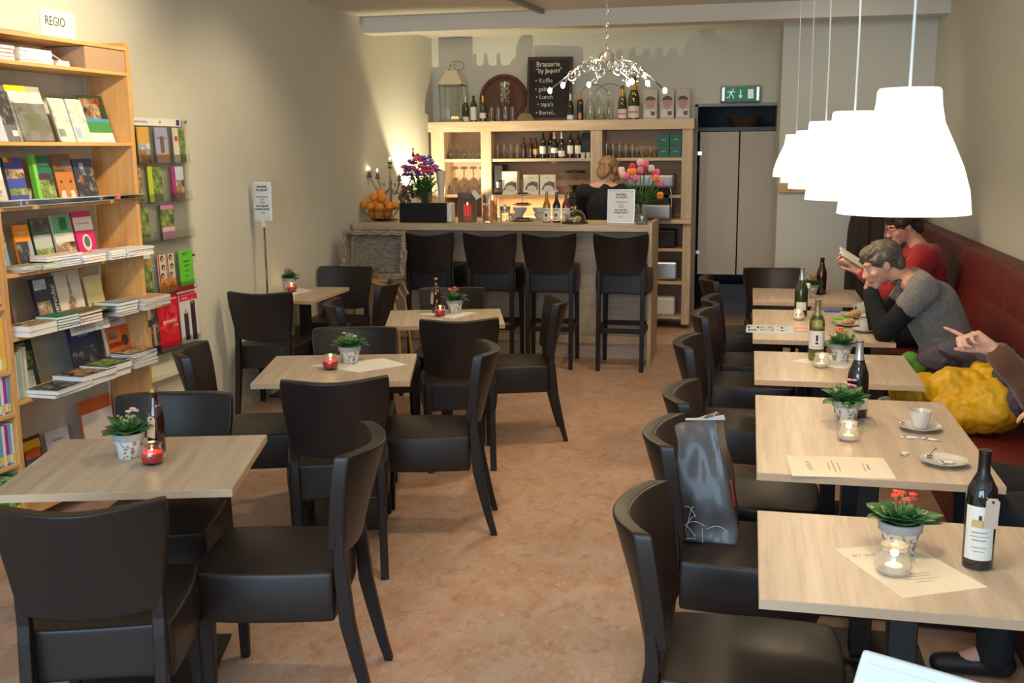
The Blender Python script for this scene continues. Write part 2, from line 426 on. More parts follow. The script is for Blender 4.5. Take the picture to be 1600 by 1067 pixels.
chairs = [
 # x,y of back top centre, facing angle (ccw from +Y), label
 (-1.71, 2.33, 20, 'black leather chair in the left foreground, back to the camera, at the nearest table', G1),
 (-2.15, 3.60, 195, 'black leather chair on the far side of the nearest square table, facing the camera', G1),
 (-1.19, 3.12, 101, 'black leather chair on the aisle side of the nearest square table, facing left', G1),
 (-1.63, 3.93, 22, 'black leather chair with its back to the camera at the second square table', G1),
 (-2.60, 4.46, -72, 'black leather chair between bookcase and second square table, facing right', G1),
 (-2.02, 5.19, 194, 'black leather chair on the far side of the second square table, seen from the front', G1),
 (-1.185, 4.74, 103, 'black leather chair on the aisle side of the second square table', G1),
 (-1.54, 5.52, 18, 'black leather chair with its back to the camera at the third square table', G1),
 (-1.14, 6.40, 107, 'black leather chair on the aisle side of the third square table, nearest the bar stools', G1),
 (-1.96, 6.86, 190, 'black leather chair on the far side of the third square table, behind the brown bottle', G1),
 (-3.18, 6.40, 5, 'black leather chair with its back to the camera at the wall table', G1),
 (-3.18, 8.02, 181, 'black leather chair at the far end of the wall table, below the wicker basket', G1),
 (-2.50, 6.03, -68, 'black leather chair on the left side of the third square table', G1),
 (-2.47, 7.05, 98, 'black leather chair right of the wall table, below the rattan stand', G1),
 (-.265, 2.64, -91, 'nearest chair of the row opposite the bench, empty black leather seat', G2),
 (-.265, 3.42, -91, 'black leather chair with the dark carrier bag on its seat', G2),
 (-.245, 4.00, -92, 'third chair from the camera in the row opposite the bench', G2),
 (-.285, 5.10, -93, 'fourth chair from the camera in the row opposite the bench', G2),
 (-.25, 6.02, -93, 'fifth chair from the camera in the row opposite the bench, beside the magazine', G2),
 (-.22, 6.62, -90, 'sixth chair from the camera in the row opposite the bench', G2),
 (-.28, 7.66, -82, 'last chair of the row opposite the bench, by the doorway', G2),
 (.19, 8.40, 185, 'black leather chair at the far end of the bench row, facing the camera', G2),
]
c0 = make_chair('dining_chair', chairs[0][3], 'chair', .485, .545, .87, .165, group=G1)
for i, (bx, by, a, lb, g_) in enumerate(chairs):
    a = R(a); ox, oy = bx-.29*math.sin(a), by+.29*math.cos(a)
    if i == 0: c0.location = (ox, oy, 0); c0.rotation_euler = (0, 0, a)
    else: dup(c0, (ox, oy, 0), a, lb, g_)
s0 = make_chair('bar_stool', '', 'bar stool', .83, .80, 1.12, .21, True)
for i, (x, lb) in enumerate(((-2.60, 'leftmost black leather bar stool, in front of the black speaker'),
                             (-2.08, 'second black leather bar stool from the left, in front of the orange jar'),
                             (-1.59, 'third black leather bar stool from the left, in front of the syrup bottles'),
                             (-.985, 'black leather bar stool at the right end of the counter, standing apart'))):
    l = (x, 8.72-.10, 0); rz = R([0, 3, 4, -1][i])
    if i == 0: s0.location = l; s0['label'] = lb; s0['group'] = 'bar stools at the counter'
    else: dup(s0, l, rz, lb)

def table(x0, x1, y0, y1, rz, label, long=False, group=None, leftpt=None):
    cx, cy = (x0+x1)/2, (y0+y1)/2; hw, hd = (x1-x0)/2, (y1-y0)/2
    t = T('cafe_table', label, 'table', (cx, cy, 0), rz, group)
    obj('tabletop', MB().box(-hw, hw, -hd, hd, .724, .75), M_OAK, t, bevel=.0015)
    e = MB()
    e.box(-hw-.0008, -hw+.001, -hd, hd, .7245, .7485); e.box(hw-.001, hw+.0008, -hd, hd, .7245, .7485)
    e.box(-hw, hw, -hd-.0008, -hd+.001, .7245, .7485); e.box(-hw, hw, hd-.001, hd+.0008, .7245, .7485)
    obj('edge_band', e, M_OAKE, t)
    for yy in ([-hd*.5, hd*.5] if long else [0]):
        obj('column', MB().box(-.035, .035, yy-.035, yy+.035, .03, .69), M_BLACK, t, bevel=.004)
        obj('foot_plate', MB().box(-.22, .22, yy-.22, yy+.22, .0, .014).box(-.06, .06, yy-.06, yy+.06, .014, .03), M_BLACK, t, bevel=.003)
        obj('top_bracket', MB().box(-.28, .28, yy-.03, yy+.03, .69, .724).box(-.03, .03, yy-.2 if not long else yy-.15, yy+.2 if not long else yy+.15, .69, .724), M_BLACK, t)
    return t
def rtable(cx, cy, w_, d_, deg, label, long=False, g_=None):
    return table(cx-w_/2, cx+w_/2, cy-d_/2, cy+d_/2, R(deg), label, long, g_)
GA = 'square tables on the left'; GB = 'tables along the red bench'
rtable(-1.99, 3.075, .74, .64, 16, 'square oak table nearest the bookcase in the left foreground', g_=GA)
rtable(-1.92, 4.69, .72, .66, 15, 'square oak table second from the camera on the left, with a white sheet', g_=GA)
rtable(-1.85, 6.30, .72, .64, 16, 'square oak table third on the left, in front of the bar stools', g_=GA)
rtable(-3.205, 7.22, .42, .76, 1, 'oak table pushed against the left wall beside the sign stand', g_=GA)
table(.052, .78, 2.365, 2.985, 0, 'oak table nearest the camera on the right, with red-flowered plant and wine bottle', False, GB)
table(.052, .80, 3.355, 4.47, 0, 'long oak table with the coffee cup and two saucers', True, GB)
table(.050, .78, 4.78, 5.48, 0, 'oak table with the white wine bottle and orange-flowered plant', False, GB)
table(.044, .79, 5.83, 6.95, 0, 'long oak table the grey-haired woman leans on', True, GB)
table(.048, .78, 7.31, 8.04, 0, 'farthest oak table of the bench row', False, GB)

# bench
t = T('banquette_bench', 'long dark red leather bench with high back along the right wall', 'bench', (1.3, 5.3, 0))
Y0, Y1 = -4.3, 4.38
ys = [Y0+(Y1-Y0)*i/24 for i in range(25)]
def bf(x0, x1, z0, z1, r):
    def f(x, y, z): return (x0+(x1-x0)*x, y, z0+(z1-z0)*z)
    return f
n = 7
for i in range(n):
    ya, yb = Y0+(Y1-Y0)*i/n, Y0+(Y1-Y0)*(i+1)/n-.004
    q = [0, .02, .1, .5, .9, .98, 1]
    obj('seat_cushion', MB().cage([0, .06, .5, .94, 1], q, [0, .15, .85, 1], lambda x, y, z: (-.36+.40*x, ya+(yb-ya)*y, .30+.16*z+(.012*math.sin(PI*x)*math.sin(PI*y) if z > .9 else 0))), M_RED, t, sub=2)
    obj('back_cushion', MB().cage([0, .15, .85, 1], q, [0, .03, .30, .62, .66, .70, .97, 1], lambda x, y, z: (.02+.05*z+.12*x-(.012 if x < .1 and abs(z-.66) > .02 and 0.02 < z < .98 else 0), ya+(yb-ya)*y, .44+.72*z)), M_RED, t, sub=2)
obj('plinth', MB().box(-.32, .19, Y0, Y1, 0, .30), M_RED, t)
obj('back_rail', MB().box(.17, .197, Y0, Y1, .3, 1.13), M_RED, t)

# ================================================================ BAR COUNTER
t = T('bar_counter', 'pale oak bar counter with a footrest board', 'bar counter', (-2.06, 8.68, 0))
def cb(name, x0, x1, y0, y1, z0, z1, m=M_OAKX, **k): return obj(name, MB().box(x0+2.06, x1+2.06, y0-8.68, y1-8.68, z0, z1), m, t, bevel=.002, **k)
cb('countertop', -3.37, -.80, 8.66, 9.26, 1.115, 1.17)
cb('front_panel', -3.36, -.80, 8.90, 8.93, 0, 1.115, mat('bleached_oak_panel', (.58, .47, .36), .55, vary=[((3, 20, 40), (.46, .36, .27), .42, .7)]))
cb('footrest', -3.36, -.80, 8.86, 8.90, .135, .205)
cb('end_panel', -.80, -.765, 8.63, 9.26, 0, 1.19, M_OAKV)
cb('inner_shelf', -3.3, -.82, 8.95, 9.22, .60, .63)

# ================================================================ BACK CABINET
t = T('bar_cabinet', 'pale oak bar cabinet with open shelves against the back wall', 'cabinet', (-1.9, 10.6, 0))
def kb(name, x0, x1, y0, y1, z0, z1, m=M_OAKX, **k): return obj(name, MB().box(x0+1.9, x1+1.9, y0-10.6, y1-10.6, z0, z1), m, t, bevel=.002, **k)
kb('top_beam', -3.255, -.545, 10.58, 10.98, 1.975, 2.075)
for (a, b) in ((-3.23, -3.09), (-2.70, -2.59), (-1.565, -1.45), (-.66, -.555)): kb('upright', a, b, 10.6, 10.97, 1.10, 1.975, M_OAKV)
for (a, b) in ((-3.09, -2.70), (-2.59, -1.565), (-1.45, -.66)):
    kb('shelf', a, b, 10.62, 10.97, 1.67, 1.70)
    kb('shelf', a, b, 10.62, 10.97, 1.305, 1.335)
M_BACKB = mat('cabinet_back', (.47, .30, .19), .6)
kb('back_board', -3.23, -.56, 10.955, 10.985, .1, 2.0, M_BACKB)
kb('worktop', -3.25, -.55, 10.45, 10.97, 1.06, 1.10)
for (a, b) in ((-3.25, -3.20), (-2.4, -2.35), (-1.5, -1.45), (-.63, -.55)): kb('lower_upright', a, b, 10.50, 10.97, 0.05, 1.06, M_OAKV)
for z in (.10, .45, .78): kb('lower_shelf', -3.2, -.63, 10.52, 10.97, z, z+.03)
# ================================================================ LAMPS
M_SHADE = mat('lamp_shade', (.85, .82, .76), .5, trans=0, emis=(1, .89, .72), es=1.1)
def shade_prof():
    o = [(.0, .268), (.062, .268), (.066, .262), (.068, .235), (.076, .195), (.097, .15), (.119, .10), (.134, .05), (.140, .0)]
    i = [(.136, .0), (.130, .05), (.115, .10), (.093, .148), (.072, .193), (.064, .232), (.06, .26), (0, .26)]
    return o+i
pend = [(.330, 2.45, 1.637, 'nearest'), (.309, 3.45, 1.622, 'second nearest'), (.293, 4.5, 1.618, 'middle one'), (.297, 5.8, 1.603, 'second farthest'), (.283, 7.1, 1.60, 'farthest')]
for i, (x, y, z, w_) in enumerate(pend):
    lb = 'glowing white bell-shaped pendant lamp, %s of the row over the bench tables' % w_
    if i == 0:
        p0 = t = T('pendant_lamp', lb, 'pendant lamp', (x, y, z), 0, 'white pendant lamps over the bench tables')
        obj('shade', MB().lathe(shade_prof(), n=48, cap=False), M_SHADE, t)
        b = obj('bulb', MB().ball((0, 0, .13), (.03, .03, .045)), mat('bulb_glow', (1, 1, 1), .5, emis=(1, .82, .55), es=18), t)
        obj('cord', MB().tube([(0, 0, .262), (.002, 0, .5), (-.001, .001, .8), (0, 0, ZC-z)], .0032), mat('white_cord', (.85, .83, .8), .5), t)
        obj('ceiling_rose', MB().lathe([(.05, ZC-z-.03), (.05, ZC-z-.001)], n=20), M_WHITE, t)
    else: dup(p0, (x, y, z), 0, lb)
    light('pendant_bulb', 'POINT', (x, y, z+.05), 6.5, (1, .78, .50), .05)
# chandelier
t = T('chandelier', 'chrome chandelier with curling arms and small bare bulbs above the bar', 'chandelier', (-.865, 6.5, 2.30))
obj('dome', MB().lathe([(0.0, .075), (.02, .07), (.045, .04), (.055, .0), (.0, -.005)], n=24), M_CHROME, t)
ch = MB()
for k in range(16):
    z = .085+k*.036; a = (k % 2)*PI/2
    pts = [(.008*math.cos(q)*math.cos(a), .008*math.cos(q)*math.sin(a), z+.022*math.sin(q)) for q in [2*PI*j/10 for j in range(10)]]
    ch.tube(pts, .0022, 6, closed=True)
obj('chain', ch, M_CHROME, t)
M_BULB = mat('candle_bulb', (1, 1, 1), .5, emis=(1, .80, .50), es=30)
arms = [(-.345, .05, -.145), (-.235, -.12, -.125), (-.13, .19, -.105), (.10, .24, -.10), (.165, -.16, -.115), (.235, .03, -.115), (.345, -.05, -.165), (.20, .22, -.06)]
for (ax, ay, az) in arms:
    L_ = math.hypot(ax, ay); dx, dy = ax/L_, ay/L_; px, py = -dy, dx
    pts = []
    for j in range(15):
        s_ = j/14; rr = L_*s_; pts.append((dx*rr+px*.05*math.sin(2*PI*s_), dy*rr+py*.05*math.sin(2*PI*s_), .0+az*s_**1.5+.04*math.sin(PI*s_)))
    obj('arm', MB().tube(pts, .0045, 8), M_CHROME, t)
    b = obj('bulb', MB().ball((ax+dx*.012, ay+dy*.012, az-.012), (.013, .013, .018)), M_BULB, t)
    crv = MB()
    for q in range(2):
        c_ = pts[5+4*q]; sg = 1 if q else -1; sp = [(c_[0]+(px*.7+dx*.7)*sg*(.045*math.sin(v)*(1-v/9)), c_[1]+(py*.7+dy*.7)*sg*(.045*math.sin(v)*(1-v/9)), c_[2]-.045*(1-math.cos(v))*(1-v/9)) for v in [PI*1.8*j/16 for j in range(17)]]
        crv.tube(sp, .0042, 6)
    for q in range(5):
        c_ = pts[3+2*q]; crv.tube([c_, (c_[0]+px*.03, c_[1]+py*.03, c_[2]+.02-.02*q)], .0012, 5); crv.ball((c_[0]+px*.033, c_[1]+py*.033, c_[2]+.02-.02*q), .006, 8)
    obj('curl', crv, M_CHROME, t)
light('chandelier_bulbs', 'POINT', (-.865, 6.45, 2.10), 16, (1, .78, .48), .12)

# ================================================================ TABLE THINGS
ORD = ['first', 'second', 'third', 'fourth', 'fifth', 'sixth', 'seventh', 'eighth', 'ninth', 'tenth', 'eleventh', 'twelfth', 'thirteenth', 'fourteenth']
M_LEAF = mat('plant_leaf', (.035, .13, .03), .38, vary=[((25, 25, 25), (.09, .20, .05), .45, .7)])
M_LEAF2 = mat('stem_green', (.10, .22, .05), .5)
M_POTW = mat('floral_pot', (.72, .69, .62), .55, vary=[((55, 55, 55), (.22, .22, .20), .53, .58)])
M_POTR = mat('grey_pot_rim', (.36, .36, .37), .5)
M_SOIL = mat('soil', (.03, .02, .014), .95)
def leaf(m, base, az, el, L_, W_, bend=.6):
    vs = []; nb = 6
    rm = Matrix.Rotation(az, 4, 'Z')
    x = 0; z = 0; e = el
    for i in range(nb+1):
        s_ = i/nb; wd = W_*math.sin(PI*min(1, s_*.92+.08))**.7*(.35+.65*s_ if s_ < .5 else 1)*.5
        for sy in (-1, -.0, 1): vs.append(Vector(base)+rm @ Vector((x, sy*wd, z-(.12*wd if sy == 0 else 0))))
        x += L_/nb*math.cos(e); z += L_/nb*math.sin(e); e -= bend/nb
    fs = []
    for i in range(nb):
        a = i*3; fs += [(a, a+1, a+4, a+3), (a+1, a+2, a+5, a+4)]
    m.add(vs, fs, True)
def flowers(t, col, n, r, z, seed, name='flower_cluster', fr=.006):
    rd = random.Random(seed); M_ = mat('petal_%s' % name+str(col), col, .5)
    for k in range(n):
        a = rd.random()*2*PI; q = r*(.2+.8*rd.random()); c_ = (q*math.cos(a), q*math.sin(a), z+rd.uniform(-.01, .018))
        m = MB()
        for j in range(5):
            b = 2*PI*j/5; m.ball((c_[0]+fr*.8*math.cos(b), c_[1]+fr*.8*math.sin(b), c_[2]+rd.uniform(0, .003)), (fr*.8, fr*.8, fr*.5), 8)
        m.ball((c_[0], c_[1], c_[2]+.003), fr*.55, 8)
        obj(name, m, M_, t)
def kalanchoe(x, y, label, col, seed, s=1, z=.75, rz=0, nf=7, sleek=False):
    t = T('potted_plant', label, 'plant', (x, y, z), rz, 'potted plants on the tables')
    obj('pot', MB().lathe([(0, 0), (.034*s, 0), (.037*s, .004), (.049*s, .066*s), (.045*s, .066*s), (.042*s, .05*s), (0, .05*s)], n=28), M_POTW, t)
    obj('pot_rim', MB().lathe([(.0485*s, .064*s), (.0545*s, .066*s), (.056*s, .088*s), (.052*s, .090*s), (.050*s, .068*s)], n=28, cap=False), M_POTR, t)
    obj('soil', MB().lathe([(0, .078*s), (.050*s, .076*s)], n=20, cap=False), M_SOIL, t)
    m = MB(); rd = random.Random(seed)
    for k in range(22):
        ring = k % 3; az = k*2.4+rd.uniform(-.3, .3)
        leaf(m, (.012*math.cos(az), .012*math.sin(az), .080*s), az, [.55, .95, 1.25][ring]+rd.uniform(-.2, .2), s*[.088, .078, .06][ring]*rd.uniform(.8, 1.2), s*.066*rd.uniform(.8, 1.15), .9)
    o = obj('foliage', m, M_LEAF, t, fix=False); sd = o.modifiers.new('thick', 'SOLIDIFY'); sd.thickness = .0012
    st = MB()
    for k in range(7):
        a = k*.9; st.tube([(.005*math.cos(a), .005*math.sin(a), .08*s), (.02*math.cos(a)*s, .02*math.sin(a)*s, .138*s)], .0012, 5)
    for k in range(14):
        a = rd.random()*6.28; q = rd.random()*.032*s; st.ball((q*math.cos(a), q*math.sin(a), .140*s+rd.uniform(-.008, .012)), .0046, 6)
    obj('buds', st, mat('green_bud', (.30, .38, .14), .5), t)
    flowers(t, col, nf, .036*s, .147*s, seed, fr=.0075*s)
    return t
PINK = (.75, .18, .38); REDF = (.75, .06, .035); ORF = (.85, .22, .06)
kalanchoe(-2.063, 3.125, 'small potted plant with pale pink flowers on the nearest left table', (.80, .50, .50), 1, nf=4)
kalanchoe(-1.905, 4.80, 'small potted green plant with tiny buds on the second left table', (.45, .50, .25), 2, nf=2)
kalanchoe(-1.835, 6.47, 'small potted plant with red flowers beside the red jar on the third left table', (.75, .12, .14), 3)
kalanchoe(-3.42, 7.42, 'small potted plant with pink flowers on the wall table', PINK, 4)
kalanchoe(.405, 2.72, 'small potted plant with bright red flowers on the nearest right table', REDF, 5, nf=8)
kalanchoe(.385, 4.07, 'small potted plant with pink flowers in front of the dark wine bottle', PINK, 6, nf=5)
kalanchoe(.462, 5.284, 'small potted plant with orange flowers beside the white wine bottle', ORF, 7)
kalanchoe(.46, 7.72, 'small potted plant with red flowers on the farthest right table', (.6, .08, .05), 8, .85)

M_FLAME = mat('candle_flame', (1, .8, .4), .5, emis=(1, .62, .22), es=9)
M_REDW = mat('red_wax', (.62, .035, .03), .35, sss=.3)
M_WAX = mat('white_wax', (.80, .76, .68), .4)
M_GRED = mat('red_tinted_glass', (.95, .20, .16), .05, trans=1)
M_FROST = mat('ribbed_glass', (.92, .93, .90), .12, trans=.85)
def jar(x, y, label, red, s=1, z=.75, wire=False, group='candle jars on the tables'):
    t = T('candle_jar', label, 'candle', (x, y, z), 0, group)
    p = [(0, 0), (.026, 0), (.036, .008), (.041, .022), (.040, .04), (.033, .055), (.031, .062), (.034, .072), (.031, .072), (.028, .062), (.030, .053), (.037, .038), (.038, .022), (.033, .010), (0, .006)]
    m = MB(); n = 40; vs = []; fs = []
    prof = p
    m.lathe([(r*s, q*s) for r, q in prof], n=n)
    if wire:
        for i in range(0, n):
            pass
    obj('glass', m, M_GLASS if red else M_FROST, t)
    if red: obj('wax', MB().lathe([(0, .007*s), (.032*s, .011*s), (.0372*s, .022*s), (.036*s, .038*s), (.0345*s, .0425*s), (0, .041*s)], n=28), M_REDW, t)
    else: obj('wax', MB().lathe([(0, .007*s), (.020*s, .007*s), (.020*s, .022*s), (0, .022*s)], n=20), M_WAX, t)
    fz = .043 if red else .024
    obj('flame', MB().ball((0, 0, fz*s+.008), (.003, .003, .0065), 10), M_FLAME, t)
    if wire:
        obj('wire_handle', MB().tube([(.0335*s*math.cos(a), .0335*s*math.sin(a), .062*s) for a in [2*PI*i/24 for i in range(24)]], .0011, 6, closed=True).tube([(.034*s, 0, .062*s), (.045*s, -.01, .05*s), (.044*s, -.02, .035*s), (.036*s, -.026, .05*s)], .0011, 6), M_STEEL, t)
    light('candle_light', 'POINT', (x, y, z+fz*s+.03), .10, (1, .55, .22), .01)
    return t
jar(-1.938, 3.065, 'red candle jar in front of the brown bottle on the nearest left table', True)
jar(-1.944, 4.646, 'red candle jar on the white sheet on the second left table', True)
jar(-1.891, 6.327, 'red candle jar between bottle and plant on the third left table', True, .95)
jar(-3.33, 7.27, 'red candle jar on the wall table', True, .95)
jar(.374, 2.579, 'ribbed glass candle jar with wire handle on the nearest right table', False, 1.05, wire=True)
jar(.372, 3.805, 'glass candle jar in front of the pink-flowered plant', False, .95, wire=True)
jar(.36, 5.108, 'lit glass candle jar beside the white wine bottle', False, .95)
jar(.314, 6.542, 'lit glass candle jar on the table the grey-haired woman leans on', False, .9)

M_DKG = mat('dark_bottle_glass', (.010, .010, .008), .06, coat=1)
M_BRG = mat('brown_bottle_glass', (.035, .010, .005), .06, coat=1)
M_GRG = mat('green_bottle_glass', (.035, .045, .012), .06, coat=.8)
M_GRT = mat('pale_green_wine_glass', (.50, .55, .22), .03, trans=.9)
M_CAPB = mat('black_capsule', (.012, .011, .011), .3)
M_CAPW = mat('silver_capsule', (.55, .54, .52), .3, metal=.7)
M_GOLD = mat('gold_foil', (.65, .42, .14), .35, metal=.8)
M_LBL = mat('bottle_label', (.78, .75, .68), .7)
M_STR = mat('pink_string', (.70, .35, .32), .8)
M_KRAFT = mat('kraft_tag', (.62, .44, .30), .8)
PW = [(0, .004), (.030, 0), (.0365, .004), (.037, .02), (.037, .185), (.034, .205), (.022, .228), (.0145, .243), (.0135, .26), (.0135, .292), (.0155, .294), (.0155, .300), (0, .300)]
PBG = [(0, .004), (.033, 0), (.040, .004), (.0405, .02), (.0405, .150), (.037, .175), (.026, .205), (.0165, .235), (.014, .26), (.0135, .292), (.0155, .294), (.0155, .300), (0, .300)]
PBEER = [(0, .003), (.026, 0), (.030, .004), (.0305, .015), (.0305, .125), (.028, .145), (.018, .172), (.0135, .195), (.0125, .215), (.0135, .217), (.0135, .228), (0, .228)]
PCH = [(0, .004), (.038, 0), (.044, .004), (.0445, .02), (.0445, .150), (.040, .18), (.026, .225), (.0165, .255), (.015, .29), (.018, .292), (.018, .312), (.012, .325), (0, .326)]
def rad(prof, z):
    for (a, b) in zip(prof[1:], prof[2:]):
        if a[1] <= z <= b[1]: return a[0]+(b[0]-a[0])*(z-a[1])/max(1e-6, b[1]-a[1])
    return prof[-2][0]
def arc_label(prof, z0, z1, half, off=.0004, ctr=-PI/2, s=1, n=16):
    m = MB(); vs = []; fs = []; rows = 6
    for j in range(rows+1):
        z = z0+(z1-z0)*j/rows; r = rad(prof, z)+off
        for i in range(n+1):
            a = ctr-half+2*half*i/n; vs.append((r*s*math.cos(a), r*s*math.sin(a), z*s))
    for j in range(rows):
        for i in range(n): a = j*(n+1)+i; fs.append((a, a+1, a+n+2, a+n+1))
    m.add(vs, fs, True); return m
def bottle(loc, label, prof, gm, s=1, lab=None, cap=None, rz=0, tagm=False, group=None, cat='bottle', name='wine_bottle', ls=(.045, .125), half=1.25, pic=None, capz=.225):
    t = T(name, label, cat, loc, rz, group)
    obj('glass_body', MB().lathe([(r*s, z*s) for r, z in prof], n=28), gm, t)
    top = prof[-1][1]
    if cap:
        pr = [(rad(prof, z)*s+.0006, z*s) for z in [capz, capz+(top-capz)*.25, capz+(top-capz)*.5, capz+(top-capz)*.9, top-.0003]]+[(0, top*s+.001)]
        obj('capsule', MB().lathe(pr, n=20, cap=False), cap, t)
    if lab:
        obj('label', arc_label(prof, ls[0], ls[1], half, s=s), lab, t, fix=False)
    if pic:
        for (z0, z1, h_, mm) in pic: obj('label_print', arc_label(prof, z0, z1, h_, .0009, s=s), mm, t, fix=False)
    if tagm:
        r = .024*s if prof is not PBEER else .02
        zt = top*.72*s
        obj('string', MB().tube([(r*math.cos(a), r*math.sin(a), zt+.006*math.sin(a+1)) for a in [2*PI*i/16 for i in range(16)]], .001, 5, closed=True).tube([(0, -r, zt-.006), (.014, -r-.012, zt-.03)], .001, 5), M_STR, t)
        tg = obj('paper_tag', MB().prism([(-.016, -.075), (.016, -.075), (.016, -.008), (.009, 0), (-.009, 0), (-.016, -.008)], .001, 'y'), M_KRAFT if tagm is True else tagm, t, loc=(.026, -r-.012, zt-.026), rot=(-.05, .05, .3))
        hl = obj('eyelet', MB().lathe([(.0035, -.0008), (.0035, .0018)], n=10), M_INK, tg, loc=(0, 0, -.009), rot=(PI/2, 0, 0))
    return t
bottle((-2.001, 3.198, .75), 'small brown bottle with kraft tag on the nearest left table', PBEER, M_BRG, 1, None, M_GOLD, R(-25), True, None, name='beer_bottle', capz=.216)
bottle((-1.955, 6.46, .75), 'small brown bottle with kraft tag on the third left table', PBEER, M_BRG, 1, None, M_GOLD, R(-60), True, None, name='beer_bottle', capz=.216)
bottle((.583, 2.67, .75), 'dark red wine bottle with white castle label and hanging tag, nearest right table', PW, M_DKG, 1, M_LBL, M_CAPB, R(-12), mat('beige_tag', (.55, .45, .38), .8), None, ls=(.028, .165), half=1.0,
       pic=[(.125, .131, .5, pm(.5, .4, .15)), (.131, .143, .10, M_INK), (.112, .125, .55, pm(.55, .42, .18)), (.098, .101, .5, M_INKG), (.088, .090, .6, M_INKG), (.078, .081, .45, M_INKG), (.06, .062, .5, M_INKG), (.05, .052, .35, M_INKG)])
bottle((.434, 4.173, .75), 'dark wine bottle with silver neck behind the pink-flowered plant', PBG, M_DKG, 1, M_LBL, M_CAPW, 0, None, ls=(.035, .09))
bottle((.345, 5.29, .75), 'pale white wine bottle with cream label beside the orange-flowered plant', PW, M_GRT, 1, M_LBL, mat('olive_capsule', (.30, .26, .12), .35, metal=.5), 0, None, ls=(.06, .15), half=1.4, pic=[(.10, .13, .15, M_INK), (.085, .095, .2, M_INK), (.07, .073, .7, M_INKG)])
obj('wine', MB().lathe([(0, .006), (.034, .006), (.034, .16), (0, .16)], n=24), mat('white_wine', (.55, .50, .10), .05, trans=.8), [o for o in C.objects if o.get('label', '').startswith('pale white wine')][0])
bottle((.336, 6.72, .75), 'green wine bottle with silver neck on the table the grey-haired woman leans on', PBG, M_GRG, 1, M_LBL, M_CAPW, 0, None, ls=(.04, .09), half=.8)
bottle((.523, 7.77, .75), 'small dark brown bottle on the farthest right table', PBEER, M_BRG, 1.15, None, M_BRG, 0, None, name='beer_bottle')
t = T('salt_shaker', 'white-capped salt shaker on the farthest right table', 'shaker', (.42, 7.53, .75))
obj('glass', MB().lathe([(0, 0), (.02, 0), (.022, .05), (.016, .075), (0, .075)], n=16), M_GLASS, t)
obj('salt', MB().lathe([(0, .002), (.019, .002), (.020, .045), (0, .045)], n=16), M_PAPER, t)
obj('cap', MB().lathe([(.017, .07), (.018, .10), (.012, .106), (0, .106)], n=16), M_WHITE, t)

# sheets, menus
def sheet(name, pts, label, m, cat, z=.75, th=.0016, lines=(), ttl=None):
    cx = sum(p[0] for p in pts)/len(pts); cy = sum(p[1] for p in pts)/len(pts)
    t = T(name, label, cat, (cx, cy, z))
    q = [(p[0]-cx, p[1]-cy) for p in pts]
    obj('sheet', MB().prism(q, th), m, t)
    A, B, D = Vector(q[0]), Vector(q[1]), Vector(q[-1])
    ex, ey = (B-A), (D-A)
    if lines:
        g = MB()
        for (u0, u1, v, wd) in lines:
            a = A+ex*u0+ey*v; b = A+ex*u1+ey*v; n_ = ey.normalized()*wd/2
            g.prism([a-n_, b-n_, b+n_, a+n_], .0003, o=th)
        obj('print_lines', g, M_INKG, t)
    if ttl:
        body, size, u, v, ang = ttl
        c_ = A+ex*u+ey*v; text('lettering', body, size, M_INKG, t, (c_.x, c_.y, th+.0003), (0, 0, math.atan2(ex.y, ex.x)+ang), depth=.0001)
    return t
ln = [(.30, .30+.25*(k % 3+2)/4, .25+.05*k, .0015) for k in range(0)]
sheet('menu_card', [(.244, 2.716), (.439, 2.792), (.581, 2.535), (.376, 2.431)], 'cream menu card lying under the candle jar on the nearest right table', M_CREAM, 'menu', ttl=('BY JAQUES', .022, .35, .18, 0), lines=[(.3, .7, .60, .002), (.35, .65, .65, .002), (.3, .72, .70, .002), (.4, .6, .75, .002)])
sheet('menu_card', [(.480, 3.371), (.162, 3.336), (.149, 3.566), (.468, 3.597)], 'cream menu card near the front edge of the long right table', M_CREAM, 'menu', ttl=('BY JAQUES', .022, .8, .5, PI/2), lines=[(.2, .22, .5, .06), (.25, .26, .5, .09), (.5, .51, .5, .10), (.55, .56, .5, .13), (.6, .61, .5, .08)])
sheet('paper_sheet', [(.217, 5.24), (.433, 5.428), (.595, 5.275), (.467, 5.097)], 'white sheet under the white wine bottle and candle jar', M_PAPER, 'paper')
sheet('paper_sheet', [(-2.073, 4.716), (-1.781, 4.948), (-1.617, 4.814), (-1.785, 4.599)], 'white sheet under the red candle jar on the second left table', M_PAPER, 'paper')
sheet('paper_sheet', [(-2.06, 6.404), (-1.934, 6.58), (-1.70, 6.50), (-1.78, 6.24)], 'white sheet under the plant and jar on the third left table', M_PAPER, 'paper')
sheet('paper_sheet', [(-3.45, 7.44), (-3.38, 7.52), (-3.20, 7.35), (-3.26, 7.12)], 'white sheet on the wall table', M_PAPER, 'paper')
t = sheet('magazine', [(.005, 6.04), (.36, 6.02), (.365, 6.27), (.01, 6.28)], 'magazine with large black lettering on a pale cover, overhanging the table edge', mat('magazine_cover', (.60, .68, .72), .4), 'magazine', th=.006)
text('lettering', 'TEST', .10, M_INK, t, (-.07, .04, .0064), (0, 0, .02), depth=.0002, sx=1.2)
text('lettering', 'BOY', .09, M_INK, t, (-.06, -.055, .0064), (0, 0, .02), depth=.0002, sx=1.3)
obj('cover_picture', MB().box(.085, .17, -.11, .09, .006, .0066), pm(.62, .30, .24), t)
obj('cover_picture', MB().ball((.13, -.01, .0066), (.025, .04, .0008)), pm(.70, .50, .40), t)
t = T('pen_case', 'small blue case on the far table beside the bottle', 'case', (.54, 7.02-.12, .75)); obj('body', MB().box(-.05, .05, -.012, .012, 0, .014), pm(.05, .12, .5), t, bevel=.004)

